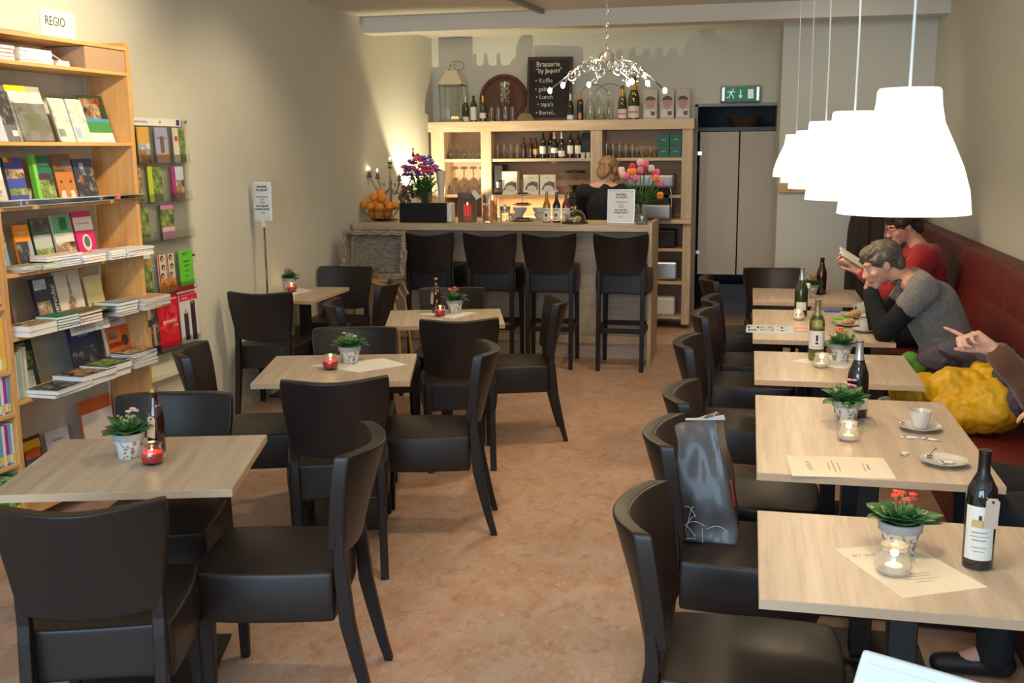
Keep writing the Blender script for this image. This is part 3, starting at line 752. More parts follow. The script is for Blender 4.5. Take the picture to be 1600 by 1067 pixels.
# cups and saucers
PS = [(0, .004), (.026, .004), (.03, 0), (.034, .003), (.055, .009), (.072, .017), (.073, .019), (.070, .019), (.052, .012), (.03, .008), (0, .008)]
PC = [(0, 0), (.022, 0), (.026, .006), (.036, .04), (.041, .066), (.0385, .066), (.033, .04), (.023, .008), (0, .007)]
def saucer(x, y, label, s=1, z=.75, spoon=None, sr=0):
    t = T('saucer', label, 'saucer', (x, y, z)); obj('plate', MB().lathe([(r*s, q*s) for r, q in PS], n=36), M_PORC, t); return t
def cup(x, y, label, s=1, z=.75, rz=0):
    t = T('coffee_cup', label, 'cup', (x, y, z), rz); obj('bowl', MB().lathe([(r*s, q*s) for r, q in PC], n=32), M_PORC, t)
    obj('handle', MB().tube([(.036*s, 0, .052*s), (.052*s, 0, .054*s), (.060*s, 0, .042*s), (.054*s, 0, .026*s), (.031*s, 0, .020*s)], .0038*s, 8), M_PORC, t)
    obj('coffee', MB().lathe([(0, .03*s), (.0295*s, .03*s)], n=20, cap=False), pm(.10, .045, .02), t); return t
def spoon(x, y, z, rz, label, tilt=0):
    t = T('teaspoon', label, 'spoon', (x, y, z), rz); t.rotation_euler[1] = tilt
    obj('handle', MB().tube([(0, 0, .002), (.04, 0, .005), (.08, 0, .004), (.105, 0, .002)], [.001, .0018, .0022, .0028], 6), M_CHROME, t)
    obj('bowl', MB().ball((-.012, 0, .001), (.017, .011, .003), 12), M_CHROME, t)
saucer(.642, 4.0, 'white saucer under the coffee cup', 1.05)
cup(.642, 4.0, 'white coffee cup on the saucer on the long right table', 1.0, .759, R(60))
saucer(.653, 3.56, 'white saucer without cup, with torn sachets on it', 1.05)
spoon(.58, 4.03, .768, R(100), 'teaspoon leaning on the saucer of the coffee cup', .1)
spoon(.615, 3.60, .768, R(70), 'teaspoon on the empty saucer', .05)
def sachet(x, y, z, rz, label, l=.055, w_=.022):
    t = T('sugar_sachet', label, 'sachet', (x, y, z), rz, 'torn sugar sachets on the long right table')
    ms = MB(); vs = []; fs = []; rd = random.Random(int(x*1000))
    for i in range(6):
        for j in range(3): vs.append((-l/2+l*i/5, -w_/2+w_*j/2, .002+.004*rd.random()))
    for i in range(5):
        for j in range(2): a = i*3+j; fs.append((a, a+3, a+4, a+1))
    ms.add(vs, fs, True); o = obj('paper', ms, M_PAPER, t, fix=False); sd = o.modifiers.new('t', 'SOLIDIFY'); sd.thickness = .001
    obj('print_mark', MB().box(-.02, -.012, -.01, .01, .0045, .0052), pm(.05, .08, .12), t)
sachet(.588, 3.88, .75, .1, 'crumpled sugar sachet in front of the coffee cup, left one', .06)
sachet(.66, 3.865, .75, -.5, 'crumpled sugar sachet in front of the coffee cup, right one', .06)
sachet(.545, 3.66, .75, 1.2, 'crumpled white sugar sachet between menu and empty saucer', .05)
sachet(.66, 3.54, .762, .3, 'torn white sugar sachet on the empty saucer', .05)
# food on the fourth table
def plate(x, y, label):
    t = T('plate', label, 'plate', (x, y, .75)); obj('dish', MB().lathe([(0, .003), (.06, .003), (.09, .016), (.091, .018), (.06, .008), (0, .007)], n=32), M_PORC, t); return t
plate(.665, 6.70, 'white plate with pastry on the fourth right table, farther one'); plate(.60, 6.38, 'white plate with pastry on the fourth right table, nearer one')
M_PAS = mat('pastry', (.55, .33, .13), .7, bump=(60, .8), vary=[((30, 30, 30), (.34, .16, .05), .45, .6)])
for (x, y, w_) in ((.655, 6.68, 'farther'), (.59, 6.37, 'nearer')):
    t = T('pastry', 'golden brown pastry on the %s white plate' % w_, 'pastry', (x, y, .757), .4)
    fuse('pastry_body', MB().ball((0, 0, .018), (.045, .03, .018)).ball((.02, .01, .025), (.022, .018, .014)), M_PAS, t, .003, 2, .02, .006)
for (x, y, w_, s_) in ((.585, 6.62, 'between the two plates', 1), (.55, 6.50, 'left of the nearer plate', .8)):
    t = T('paper_napkin', 'crumpled green paper napkin %s' % w_, 'napkin', (x, y, .75), 1)
    ms = MB(); rd = random.Random(int(x*100)); vs = []; fs = []
    for i in range(6):
        for j in range(6): vs.append(((-.06+.024*i)*s_, (-.05+.02*j)*s_, .002+.012*rd.random()))
    for i in range(5):
        for j in range(5): a = i*6+j; fs.append((a, a+6, a+7, a+1))
    ms.add(vs, fs, True); o = obj('paper', ms, mat('green_napkin', (.20, .48, .06), .8), t, fix=False); sd = o.modifiers.new('t', 'SOLIDIFY'); sd.thickness = .001
saucer(.665, 6.17, 'white saucer under the nearer coffee cup before the grey-haired woman'); cup(.665, 6.17, 'white coffee cup nearer the front edge before the grey-haired woman', 1, .757, R(30))
saucer(.715, 6.84, 'white saucer under the farther coffee cup before the woman in red'); cup(.715, 6.84, 'white coffee cup farther from the camera on the fourth right table', 1, .757, R(200))

# paper bag on chair
t = T('carrier_bag', 'dark glossy carrier bag standing on a chair seat', 'bag', (-.115, 3.46, .492), R(-4))
M_BAG = mat('dark_glossy_bag', (.06, .055, .06), .33, coat=.15, bump=(18, .6), vary=[((9, 9, 9), (.09, .08, .085), .5, .7)])
def bagf(x, y, z):
    wdt = .118-.055*z; dep = .085*(1-z)**.6+.014
    cr = .012*noise.noise(Vector((x*2.3, y*2+5, z*4)))*2.2
    tz = z*.40+(.02*x if z > .9 else 0)
    return (x*wdt+cr+.02*math.sin(2.2*z)-.05*z, y*dep+cr*.8+.02*z*x, tz+.008*noise.noise(Vector((x*3, y*3, z*3+9))))
xs = [-1, -.9, -.6, -.3, 0, .3, .6, .9, 1]
bm_ = MB().cage(xs, [-1, -.85, 0, .85, 1], [0, .05, .15, .25, .35, .5, .65, .8, .92, 1], bagf)
obj('bag_body', bm_, M_BAG, t, rot=(0, 0, 0), sub=1)
g = MB()
rd = random.Random(3)
for i in range(9):
    a = (rd.uniform(-.08, .02), 0, rd.uniform(.01, .10)); 
    pts = []
    for j in range(6):
        s_ = j/5; x = a[0]+.07*s_*math.cos(i*1.3); z = a[2]+.06*s_*math.sin(i*1.9)+.015*math.sin(3*s_)
        z = min(max(z, .006), .18); dep = .085*(1-z/.4)**.6+.014
        pts.append((x+.02*math.sin(2.2*z/.4)-.125*z, -dep-.002-.004, z))
    obj('white_line_print', MB().tube(pts, .0012, 5), mat('bag_print', (.6, .58, .56), .4), t)
obj('red_edge', MB().bar((.100, -.03, .12), (.085, -.025, .20), .006, .03, .006, .025), pm(.55, .03, .04), t)
obj('folded_lining', MB().prism([(-.07, .395), (.06, .405), (.055, .42), (.0, .405), (-.07, .40)], .012, 'y', -.012), mat('bag_lining', (.5, .5, .5), .6), t)
# ================================================================ ON THE COUNTER (z 1.17)
ZT = 1.17
t = T('fruit_bowl', 'glass bowl heaped with oranges at the left end of the counter', 'bowl', (-3.215, 8.98, ZT))
obj('bowl', MB().lathe([(0, 0), (.06, 0), (.10, .02), (.145, .075), (.165, .12), (.161, .12), (.14, .078), (.096, .026), (0, .008)], n=36), M_GLASS, t)
M_ORG = mat('orange_peel', (.80, .26, .02), .45, bump=(220, .3))
pos = [(-.07, -.03, .055), (.0, -.06, .055), (.065, -.02, .055), (.03, .05, .055), (-.04, .05, .055), (-.10, .02, .115), (-.06, -.08, .115), (.02, -.095, .11), (.09, -.05, .112), (.10, .04, .115), (.03, .09, .115), (-.05, .09, .115), (-.03, -.03, .14), (.04, .0, .14), (-.01, .04, .165), (-.04, -.05, .185), (.03, -.05, .18), (.0, .0, .21), (-.12, -.04, .13)]
nm = ['bottom', 'bottom', 'bottom', 'bottom', 'bottom', 'rim', 'rim', 'rim', 'rim', 'rim', 'rim', 'rim', 'middle', 'middle', 'middle', 'upper', 'upper', 'top', 'rim']
seen = {}
for k, p in sorted(enumerate(pos), key=lambda q: q[1][0]):
    seen[nm[k]] = seen.get(nm[k], 0)+1
    o = obj('orange', MB().ball((0, 0, 0), (.042, .042, .040), 16), M_ORG, None, loc=(-3.215+p[0]*1.1, 8.98+p[1]*1.1, ZT+p[2]*1.12+.004), rot=(k, k*2, 0))
    tag(o, 'orange in the glass bowl on the counter, %s layer, %s from the left' % (nm[k], ORD[seen[nm[k]]-1]), 'orange', 'oranges in the %s layer of the glass bowl' % nm[k])
# candelabra
t = T('candelabra', 'five-armed pewter candelabra with lit candle bulbs behind the oranges', 'candelabra', (-3.17, 9.12, ZT))
obj('stem', MB().lathe([(0, 0), (.06, 0), (.062, .01), (.02, .03), (.012, .05), (.016, .12), (.010, .16), (.014, .25), (.009, .30), (.018, .33), (.009, .36), (.008, .46), (.022, .475), (.012, .485), (.012, .50), (.026, .515), (.026, .52), (0, .52)], n=20), M_PEWTER, t)
for (dx, dy, h) in ((-.195, 0, .395), (.20, .02, .375), (-.11, -.03, .38), (.105, -.05, .36)):
    pts = [(dx*s_, dy*s_, .30-.05*math.sin(PI*s_*1.0)*1.6+(h-.30)*s_**2) for s_ in [i/12 for i in range(13)]]
    a = obj('arm', MB().tube(pts, .006, 8).tube([(dx*.5, dy*.5, .30), (dx*.55, dy*.5, .33), (dx*.42, dy*.5, .335), (dx*.42, dy*.4, .31)], .004, 6), M_PEWTER, t)
    obj('socket', MB().lathe([(0, 0), (.012, .0), (.028, .012), (.028, .015), (.010, .018), (.016, .035), (.016, .05), (0, .05)], (dx, dy, h-.01), 16), M_PEWTER, t)
for (dx, dy, h) in ((0, 0, .52), (-.195, 0, .435), (.20, .02, .415), (-.11, -.03, .42), (.105, -.05, .40)):
    c_ = obj('candle', MB().lathe([(.009, 0), (.009, .018)], (dx, dy, h), 10), M_WAX, t)
    obj('bulb', MB().ball((dx, dy, h+.028), (.007, .007, .014), 10), mat('small_bulb', (1, 1, 1), .5, emis=(1, .80, .55), es=14), t)
# bulb vase with dried balls
t = T('dried_pod_vase', 'glass vase of brown dried pods beside the oranges', 'vase', (-3.03, 9.14, ZT))
obj('glass', MB().lathe([(0, 0), (.05, 0), (.052, .006), (.030, .05), (.035, .13), (.045, .16), (.042, .16), (.032, .128), (.027, .05), (.045, .008), (0, .006)], n=24), M_GLASS, t)
rd = random.Random(5); M_POD = mat('dried_pod', (.19, .115, .06), .7, bump=(60, .6), vary=[((20, 20, 20), (.34, .24, .14), .5, .7)])
for k in range(17):
    a = k*2.4; q = .065*math.sqrt((k+.5)/17); z = .185+.05*(k % 3)+.02*math.cos(k)
    obj('pod', MB().ball((q*math.cos(a), q*math.sin(a), z), (.022, .022, .026), 10), M_POD, t)
# speaker
t = T('speaker_box', 'black rounded speaker with white end on the counter', 'speaker', (-2.765, 8.86, ZT))
obj('grille', MB().cage([-.215, -.205, .205, .215], [-.075, -.065, .05], [0, .012, .155, .17], lambda x, y, z: (x, y, z)), mat('black_cloth', (.008, .008, .010), .8), t, sub=1)
obj('white_shell', MB().cage([-.21, -.20, .235, .250], [.045, .06, .08], [0.004, .015, .155, .168], lambda x, y, z: (x, y, z)), M_WHITE, t, sub=1)
obj('end_cap', MB().cage([.212, .22, .245, .252], [-.065, -.05, .06, .07], [0.004, .02, .15, .166], lambda x, y, z: (x, y, z)), M_WHITE, t, sub=1)
obj('dock', MB().box(-.02, .03, -.02, .02, .168, .265), M_BLK2, t, bevel=.005)
# purple bouquet
def bouquet(x, y, label, z0, vase, blooms, rad_, zc, greens, leafm, seed, stems_r=.03):
    t = T('flower_vase', label, 'vase of flowers', (x, y, z0))
    obj('vase', MB().lathe(vase, n=28), M_GLASS, t)
    rd = random.Random(seed); st = MB(); lf = MB()
    pts = []
    for k in range(greens):
        a = rd.random()*6.283; q = rad_*math.sqrt(rd.random()); zz = zc-.10+rd.uniform(-.07, .08)-.12*(q/rad_)**2
        st.tube([(-.2*q*math.cos(a)*.4, -.2*q*math.sin(a)*.4, .01), (stems_r*.5*math.cos(a), stems_r*.5*math.sin(a), .18), (q*math.cos(a)*.9, q*math.sin(a)*.9, zz)], .0028, 5)
        for j in range(5):
            s_ = .35+.13*j; leaf(lf, (q*math.cos(a)*s_, q*math.sin(a)*s_, .18+(zz-.18)*s_), rd.random()*6.28, rd.uniform(.1, 1.2), rd.uniform(.06, .11), rd.uniform(.02, .035), .9)
    obj('stems', st, M_LEAF2, t)
    o = obj('leaves', lf, leafm, t, fix=False); sd = o.modifiers.new('t', 'SOLIDIFY'); sd.thickness = .001
    return t, rd
vp = [(0, 0), (.045, 0), (.05, .01), (.045, .10), (.05, .20), (.062, .24), (.059, .24), (.047, .20), (.042, .10), (.045, .014), (0, .012)]
t, rd = bouquet(-2.87, 9.12, 'tall vase with purple and pink bouquet behind the speaker', ZT, vp, None, .155, .50, 46, M_LEAF, 11)
PUR = mat('purple_petal', (.16, .05, .36), .6); MAU = mat('mauve_petal', (.34, .14, .48), .6); CRM = mat('crimson_petal', (.42, .02, .06), .55); ROS = mat('rose_petal', (.70, .10, .14), .55); BLU = mat('pale_petal', (.55, .40, .55), .6)
def bloom(t, x, y, z, r, m, seed, petals=26):
    rd2 = random.Random(seed); mb = MB()
    for j in range(petals):
        v = Vector((rd2.gauss(0, 1), rd2.gauss(0, 1), abs(rd2.gauss(0, 1)))).normalized()*r*rd2.uniform(.4, 1.1)
        mb.ball((x+v.x, y+v.y, z+v.z*.8), (r*.30, r*.24, r*.13), 8, rot=(rd2.random()*3, rd2.random()*3, rd2.random()*3))
    obj('blossom', mb, m, t)
for k in range(44):
    a = k*2.4; q = .155*math.sqrt((k+.5)/44); z = .555-.13*(q/.155)**2+rd.uniform(-.025, .03)
    bloom(t, q*math.cos(a)+.0, q*math.sin(a), z, rd.uniform(.022, .034), [PUR, PUR, MAU, PUR, CRM, PUR, BLU, ROS][k % 8], k)
for k in range(18):
    a = k*2*PI/18; bloom(t, .15*math.cos(a), .15*math.sin(a), .43+.03*math.sin(k*3), .03, [PUR, MAU, PUR, CRM][k % 4], 90+k)
for (x, y, z, m_) in ((-.13, -.06, .40, ROS), (.06, -.13, .43, ROS), (.13, -.05, .44, CRM), (-.15, -.02, .47, MAU)): bloom(t, x, y, z, .036, m_, int(x*100+50))
obj('tall_spike', MB().tube([(-.07, 0, .45), (-.078, 0, .62)], .003, 5).ball((-.078, 0, .60), (.010, .010, .012)).ball((-.076, 0, .63), (.009, .009, .011)).ball((-.08, 0, .575), (.012, .012, .012)), M_LEAF2, t)
t = T('paper_cone', 'tall cream cone standing beside the purple bouquet', 'cone', (-2.70, 9.14, ZT))
obj('cone', MB().lathe([(0, .1), (.011, .10), (.036, .33), (.046, .44), (.043, .44), (.01, .11)], n=24), mat('cream_cone', (.66, .58, .46), .7, bump=(40, .4)), t)
obj('glass_foot', MB().lathe([(0, 0), (.035, 0), (.035, .006), (.007, .012), (.007, .10), (0, .10)], n=20), M_GLASS, t)
# wicker lantern with red candle
t = T('wire_lantern', 'wicker lantern with glowing red candle inside, on the counter', 'lantern', (-2.40, 8.92, ZT))
M_WICK = mat('grey_wicker', (.20, .16, .12), .8, bump=(70, .8))
lb_ = MB()
for k in range(18):
    a = 2*PI*k/18; lb_.tube([(.075*math.cos(a), .075*math.sin(a), .0), (.083*math.cos(a), .083*math.sin(a), .13), (.076*math.cos(a), .076*math.sin(a), .25)], .0045, 6)
for z in (.005, .02, .035, .05, .215, .23, .25): lb_.tube([((.077+.004*(z > .1))*math.cos(a), (.077+.004*(z > .1))*math.sin(a), z) for a in [2*PI*i/24 for i in range(24)]], .006, 6, closed=True)
obj('wicker_frame', lb_, M_WICK, t)
obj('base', MB().lathe([(0, 0), (.07, 0), (.07, .01), (0, .01)], n=20), M_WICK, t)
obj('candle', MB().lathe([(0, .01), (.034, .01), (.034, .15), (0, .15)], n=20), mat('glowing_red_candle', (.6, .02, .03), .4, emis=(1, .05, .03), es=.5), t)
obj('flame', MB().ball((0, 0, .158), (.008, .008, .012), 10), M_FLAME, t)
tg = obj('paper_tag', MB().prism([(-.022, -.04), (.022, -.04), (.022, .03), (0, .045), (-.022, .03)], .002, 'y'), M_PAPER, t, loc=(.10, -.085, .24), rot=(0, -.6, .2))
# orange jar
t = T('preserve_jar', 'tall glass jar of orange slices on the counter', 'jar', (-2.20, 8.93, ZT))
obj('glass', MB().lathe([(0, 0), (.06, 0), (.065, .008), (.066, .19), (.060, .235), (.057, .235), (.062, .19), (.061, .012), (0, .01)], n=28), M_GLASS, t)
obj('orange_liquid', MB().lathe([(0, .012), (.0595, .012), (.060, .15), (0, .15)], n=24), mat('orange_drink', (.80, .25, .04), .25, vary=[((25, 25, 25), (.90, .42, .12), .45, .6)]), t)
obj('orange_slice', MB().lathe([(0, 0), (.03, 0), (.03, .008), (0, .008)], (0, 0, 0), 20).xf(Matrix.Translation((.02, -.03, .16)) @ Euler((1.2, .3, 0)).to_matrix().to_4x4()), M_ORG, t)
for k in range(3): obj('clip', MB().tube([(-.05+.045*k, -.045, .13), (-.05+.047*k, -.05, .2), (-.045+.045*k, -.02, .25)], .003, 6), M_CHROME, t)
t = T('glass_canister', 'glass canister with steel lid beside the orange jar', 'canister', (-2.085, 9.02, ZT))
obj('glass', MB().lathe([(0, 0), (.042, 0), (.044, .01), (.044, .10), (.04, .11), (.038, .11), (.040, .10), (.040, .012), (0, .01)], n=24), M_GLASS, t)
obj('lid', MB().lathe([(.046, .108), (.046, .13), (.01, .134), (.01, .15), (0, .15)], n=24), M_STEEL, t)
# stacked cups behind tier stand
for k, (x, y, z, nm_) in enumerate(((-2.02, 9.20, 0, 'left bottom'), (-1.99, 9.20, .052, 'left top'), (-1.80, 9.21, 0, 'right bottom'), (-1.81, 9.20, .052, 'right top'))):
    t = T('cappuccino_bowl', 'wide white cup behind the tiered stand, %s one' % nm_, 'cup', (x, y, ZT+z), 0, 'white cups behind the tiered stand')
    obj('bowl', MB().lathe([(0, 0), (.03, 0), (.055, .03), (.065, .06), (.062, .06), (.05, .03), (.028, .006), (0, .006)], n=24), M_PORC, t)
t = T('tiered_cake_stand', 'two-tier white serving stand with dark chocolates', 'cake stand', (-1.935, 9.06, ZT))
obj('lower_plate', MB().lathe([(0, .004), (.07, .004), (.115, .018), (.117, .021), (.07, .010), (0, .009)], n=36), M_PORC, t)
obj('upper_plate', MB().lathe([(0, .134), (.05, .134), (.09, .146), (.092, .149), (.05, .140), (0, .139)], n=36), M_PORC, t)
obj('top_plate', MB().lathe([(0, .225), (.035, .225), (.075, .236), (.077, .239), (.03, .230), (0, .230)], n=36), M_PORC, t)
obj('rod', MB().tube([(0, 0, .005), (0, 0, .29)], .003, 8).tube([(.012*math.cos(a), 0, .30+.012*math.sin(a)) for a in [2*PI*i/14 for i in range(14)]], .002, 6, closed=True), M_CHROME, t)
M_CHO = mat('chocolate', (.05, .02, .012), .4)
for (z, q, n_) in ((.016, .055, 11), (.146, .045, 9), (.236, .035, 7)):
    for k in range(n_):
        a = 2*PI*k/n_
        o = obj('chocolate_sweet', MB().ball((0, 0, 0), (.014, .014, .010), 8), M_CHO, None, loc=(-1.935+q*math.cos(a), 9.06+q*math.sin(a), ZT+z+.006))
        tag(o, 'dark chocolate sweet on the %s plate of the tiered stand' % {.016: 'lowest', .146: 'middle', .236: 'top'}[z], 'sweet', 'chocolates on the %s plate of the stand' % {.016: 'lowest', .146: 'middle', .236: 'top'}[z])
# syrups
M_SLBL = mat('syrup_label', (.80, .78, .74), .6)
for k, (x, y, gm, capm, d) in enumerate(((-1.69, 8.90, mat('amber_syrup', (.42, .17, .02), .08, coat=1), pm(.72, .55, .40), 'amber syrup bottle with white label, left of three on the counter'),
      (-1.605, 8.90, M_DKG, pm(.70, .45, .45), 'dark syrup bottle with white label, middle of three on the counter'), (-1.525, 8.91, mat('red_syrup', (.18, .02, .02), .08, coat=1), pm(.60, .15, .13), 'dark red syrup bottle with white label, right of three on the counter'))):
    bottle((x, y, ZT), d, [(0, .003), (.032, 0), (.0365, .004), (.0365, .15), (.034, .17), (.020, .20), (.014, .22), (.0135, .275), (.015, .277), (.015, .30), (0, .30)], gm, .93, M_SLBL, capm, name='syrup_bottle', ls=(.018, .135), half=1.45, capz=.275, group='syrup bottles on the counter',
           pic=[(.112, .122, .7, M_INKG), (.06, .085, .35, pm(.16, .07, .03)), (.05, .062, .12, M_INK), (.03, .04, .5, pm(.3, .25, .2))])
# cake dome
t = T('cake_dome', 'glass dome over cake on a brown board, counter front edge', 'cake dome', (-1.43, 8.80, ZT))
obj('board', MB().lathe([(0, 0), (.108, 0), (.112, .006), (.110, .014), (0, .014)], n=36), mat('brown_board', (.10, .035, .02), .4), t)
obj('dome', MB().lathe([(.098, .015), (.099, .03), (.088, .075), (.055, .108), (.012, .118), (.010, .128), (.016, .138), (.010, .148), (0, .15), (0, .1155), (.053, .105), (.085, .074), (.096, .03), (.0955, .015)], n=36), M_GLASS, t)
t = T('cake', 'pale sliced cake under the glass dome', 'cake', (-1.44, 8.80, ZT+.0145)); fuse('sponge', MB().ball((-.03, 0, .022), (.045, .05, .022)).ball((.03, .01, .02), (.04, .04, .03)), mat('pale_cake', (.72, .52, .28), .7, vary=[((25, 25, 25), (.45, .20, .06), .5, .6)]), t, .004, 2, .02, .006)
# framed price list
def frame_sign(name, label, loc, rx, rz, wdt, hgt, fm, lines, fw_=.012, sc=1, pf=.006, back=True):
    t = T(name, label, 'sign', loc); t.rotation_euler = (rx, 0, rz)
    f = MB(); a, b = wdt/2, hgt
    f.box(-a, a, -pf, .004, 0, fw_); f.box(-a, a, -pf, .004, b-fw_, b); f.box(-a, -a+fw_, -pf, .004, fw_, b-fw_); f.box(a-fw_, a, -pf, .004, fw_, b-fw_)
    obj('frame', f, fm, t, bevel=.002)
    obj('sheet', MB().box(-a+fw_*.5, a-fw_*.5, -.001, .002, fw_*.5, b-fw_*.5), mat('sign_sheet', (.78, .77, .80), .6), t)
    for (body, z, s_, bold) in lines: text('lettering', body, s_, M_INK, t, (0, -.0014, z), sx=.85, bold=bold)
    return t
LN = lambda h, s_: [(b, h*z, s_*k, bo) for (b, z, k, bo) in (('BRASSERIE', .89, .085, .0006), ('"BY JAQUES"', .80, .085, .0006), ('KOPJE KOFFIE', .64, .065, .0), ('\u20ac 2,00', .56, .06, .0002), ('KOFFIE', .48, .06, 0), ('BROODJE VAN', .37, .072, .0004), ('DE MAAND', .29, .072, .0004), ('\u20ac 5,95', .19, .06, .0002))]
t = frame_sign('price_list_sign', 'silver framed price list standing on the right end of the counter', (-1.05, 8.86, ZT), R(-6), R(-3), .235, .285, M_STEEL, [], .014)
for (b, z, k, bo) in (('BRASSERIE', .24, .020, .0006), ('"BY JAQUES"', .218, .020, .0006), ('PRIJS PER STUK', .178, .016, .0), ('\u20ac 2,00', .158, .016, 0), ('KOFFIE', .138, .016, 0), ('BROODJE MET', .112, .018, .0005), ('WARME GEHAKT', .09, .018, .0005), ('\u20ac 3,95', .055, .016, .0)): text('lettering', b, k, M_INK, t, (0, -.0016, z), sx=.9, bold=bo)
obj('back_strut', MB().box(-.02, .02, .004, .07, 0, .004), M_BLK2, t)
t = T('small_sign', 'small dark card with pale emblem beside the tulips', 'sign', (-.86, 8.74, ZT)); t.rotation_euler = (R(-8), 0, 0)
obj('card', MB().box(-.045, .045, -.005, .005, 0, .085), mat('slate_card', (.07, .075, .085), .5), t, bevel=.002)
obj('emblem', MB().prism([(-.012, .055), (0, .035), (.012, .055), (.012, .07), (-.012, .07)], .001, 'y', -.0062).prism([(-.004, .025), (.004, .025), (.003, .036), (-.003, .036)], .001, 'y', -.0062), M_LBL, t)
text('lettering', 'BY JAQUES', .012, M_LBL, t, (0, -.006, .016))
# tulips
vt = [(0, 0), (.04, 0), (.045, .008), (.038, .06), (.042, .15), (.055, .20), (.052, .20), (.039, .15), (.035, .06), (.04, .012), (0, .01)]
t = T('flower_vase', 'glass vase of pink and orange tulips at the right end of the counter', 'vase of flowers', (-.905, 9.06, ZT))
obj('vase', MB().lathe(vt, n=28), M_GLASS, t)
PK = mat('pink_tulip', (.80, .16, .30), .5); PKL = mat('pale_pink_tulip', (.82, .45, .48), .5); OT = mat('orange_tulip', (.85, .28, .03), .5); RT_ = mat('magenta_tulip', (.60, .04, .16), .5); WT = mat('white_tulip', (.75, .62, .55), .5)
st = MB(); lf = MB(); rd = random.Random(21)
tul = [(-.17, .02, .41, WT, 'y'), (-.15, -.04, .375, PKL, 0), (-.115, -.03, .36, PK, 0), (-.06, -.06, .40, OT, 0), (-.04, -.07, .345, PK, 0), (-.095, .02, .395, OT, 0), (-.01, .0, .475, PKL, 0), (.04, -.01, .465, PK, 0), (.085, .02, .425, WT, 0), (.115, .03, .37, RT_, 0), (.13, -.02, .345, OT, 0), (.02, .05, .40, RT_, 0), (-.08, .06, .44, RT_, 0), (.165, .0, .30, PK, 0), (.17, -.05, .20, OT, 0), (.0, -.04, .41, PK, 0), (.13, .05, .39, PK, 0)]
for k, (x, y, z, m_, _) in enumerate(tul):
    st.tube([(-x*.2, -y*.2, .012), (x*.15, y*.15, .17), (x*.7, y*.7, .17+(z-.17)*.6), (x, y, z)], .0035, 6)
    mb = MB()
    for j in range(6):
        a = 2*PI*j/6+k; mb.ball((x+.012*math.cos(a), y+.012*math.sin(a), z+.026), (.019, .012, .032), 10, rot=(0, 0, a))
    obj('tulip_bloom', mb, m_, t)
    for j in range(6): leaf(lf, (x*.25, y*.25, .15), math.atan2(y, x)+rd.uniform(-1, 1), rd.uniform(.45, 1.3), rd.uniform(.13, .22), .036, .7)
obj('stems', st, M_LEAF2, t); o = obj('leaves', lf, mat('tulip_leaf', (.11, .24, .05), .45), t, fix=False); sd = o.modifiers.new('t', 'SOLIDIFY'); sd.thickness = .001

# ================================================================ BEHIND THE BAR
ZW = 1.10
t = T('coffee_grinder', 'coffee grinder with clear bean hopper behind the counter', 'coffee grinder', (-1.72, 10.62, ZW))
obj('body', MB().box(-.08, .08, -.12, .12, 0, .20).lathe([(.07, .2), (.06, .26)], n=24), M_BLK2, t, bevel=.01)
obj('hopper', MB().lathe([(.035, .26), (.05, .30), (.095, .38), (.10, .46), (.097, .46), (.092, .38), (.047, .302), (.032, .262)], n=32, cap=False), M_ACRYL, t)
obj('beans', MB().lathe([(.0, .262), (.031, .264), (.046, .304), (.060, .33), (0, .335)], n=24), M_CHO, t)
obj('lid', MB().lathe([(.102, .455), (.102, .475), (0, .48)], n=32), M_BLK2, t)
obj('dosing_fork', MB().box(-.02, .02, -.2, -.10, .10, .125), M_CHROME, t, bevel=.004)
t = T('espresso_machine', 'steel espresso machine partly hidden by the tulips', 'espresso machine', (-.98, 10.60, ZW))
obj('body', MB().cage([-.24, -.22, .22, .24], [-.22, -.20, .20, .22], [.0, .02, .13, .15], lambda x, y, z: (x, y, z)), mat('dull_steel', (.30, .29, .28), .4, metal=1), t, sub=1)
obj('top_housing', MB().cage([-.26, -.24, .24, .26], [-.14, -.10, .20, .24], [.30, .33, .42, .44], lambda x, y, z: (x, y, z)), mat('dull_steel', (.30, .29, .28), .4, metal=1), t, sub=1)
obj('column', MB().box(-.2, .2, .02, .2, .14, .32), M_BLK2, t)
for k in range(2):
    p = obj('portafilter', MB().lathe([(.035, .22), (.035, .27), (.03, .30)], (-.12+.2*k, -.08, 0), 20).tube([(-.12+.2*k, -.11, .24), (-.12+.2*k, -.26, .235)], [.012, .015], 10), M_BLK2, t)
obj('steam_wand', MB().tube([(.22, -.12, .32), (.235, -.16, .25), (.24, -.17, .12)], .006, 8), M_CHROME, t)
t = T('coffee_machine', 'black coffee machine in the middle shelf bay', 'coffee machine', (-2.53, 10.73, 1.336))
obj('body', MB().box(-.05, .05, -.09, .12, 0, .30), M_BLK2, t, bevel=.008); obj('chrome_band', MB().box(-.045, .055, -.10, -.09, .02, .06), M_CHROME, t, bevel=.003); obj('canister', MB().lathe([(0, .07), (.028, .07), (.028, .13), (0, .13)], (.01, -.12, 0), 20), M_STEEL, t)
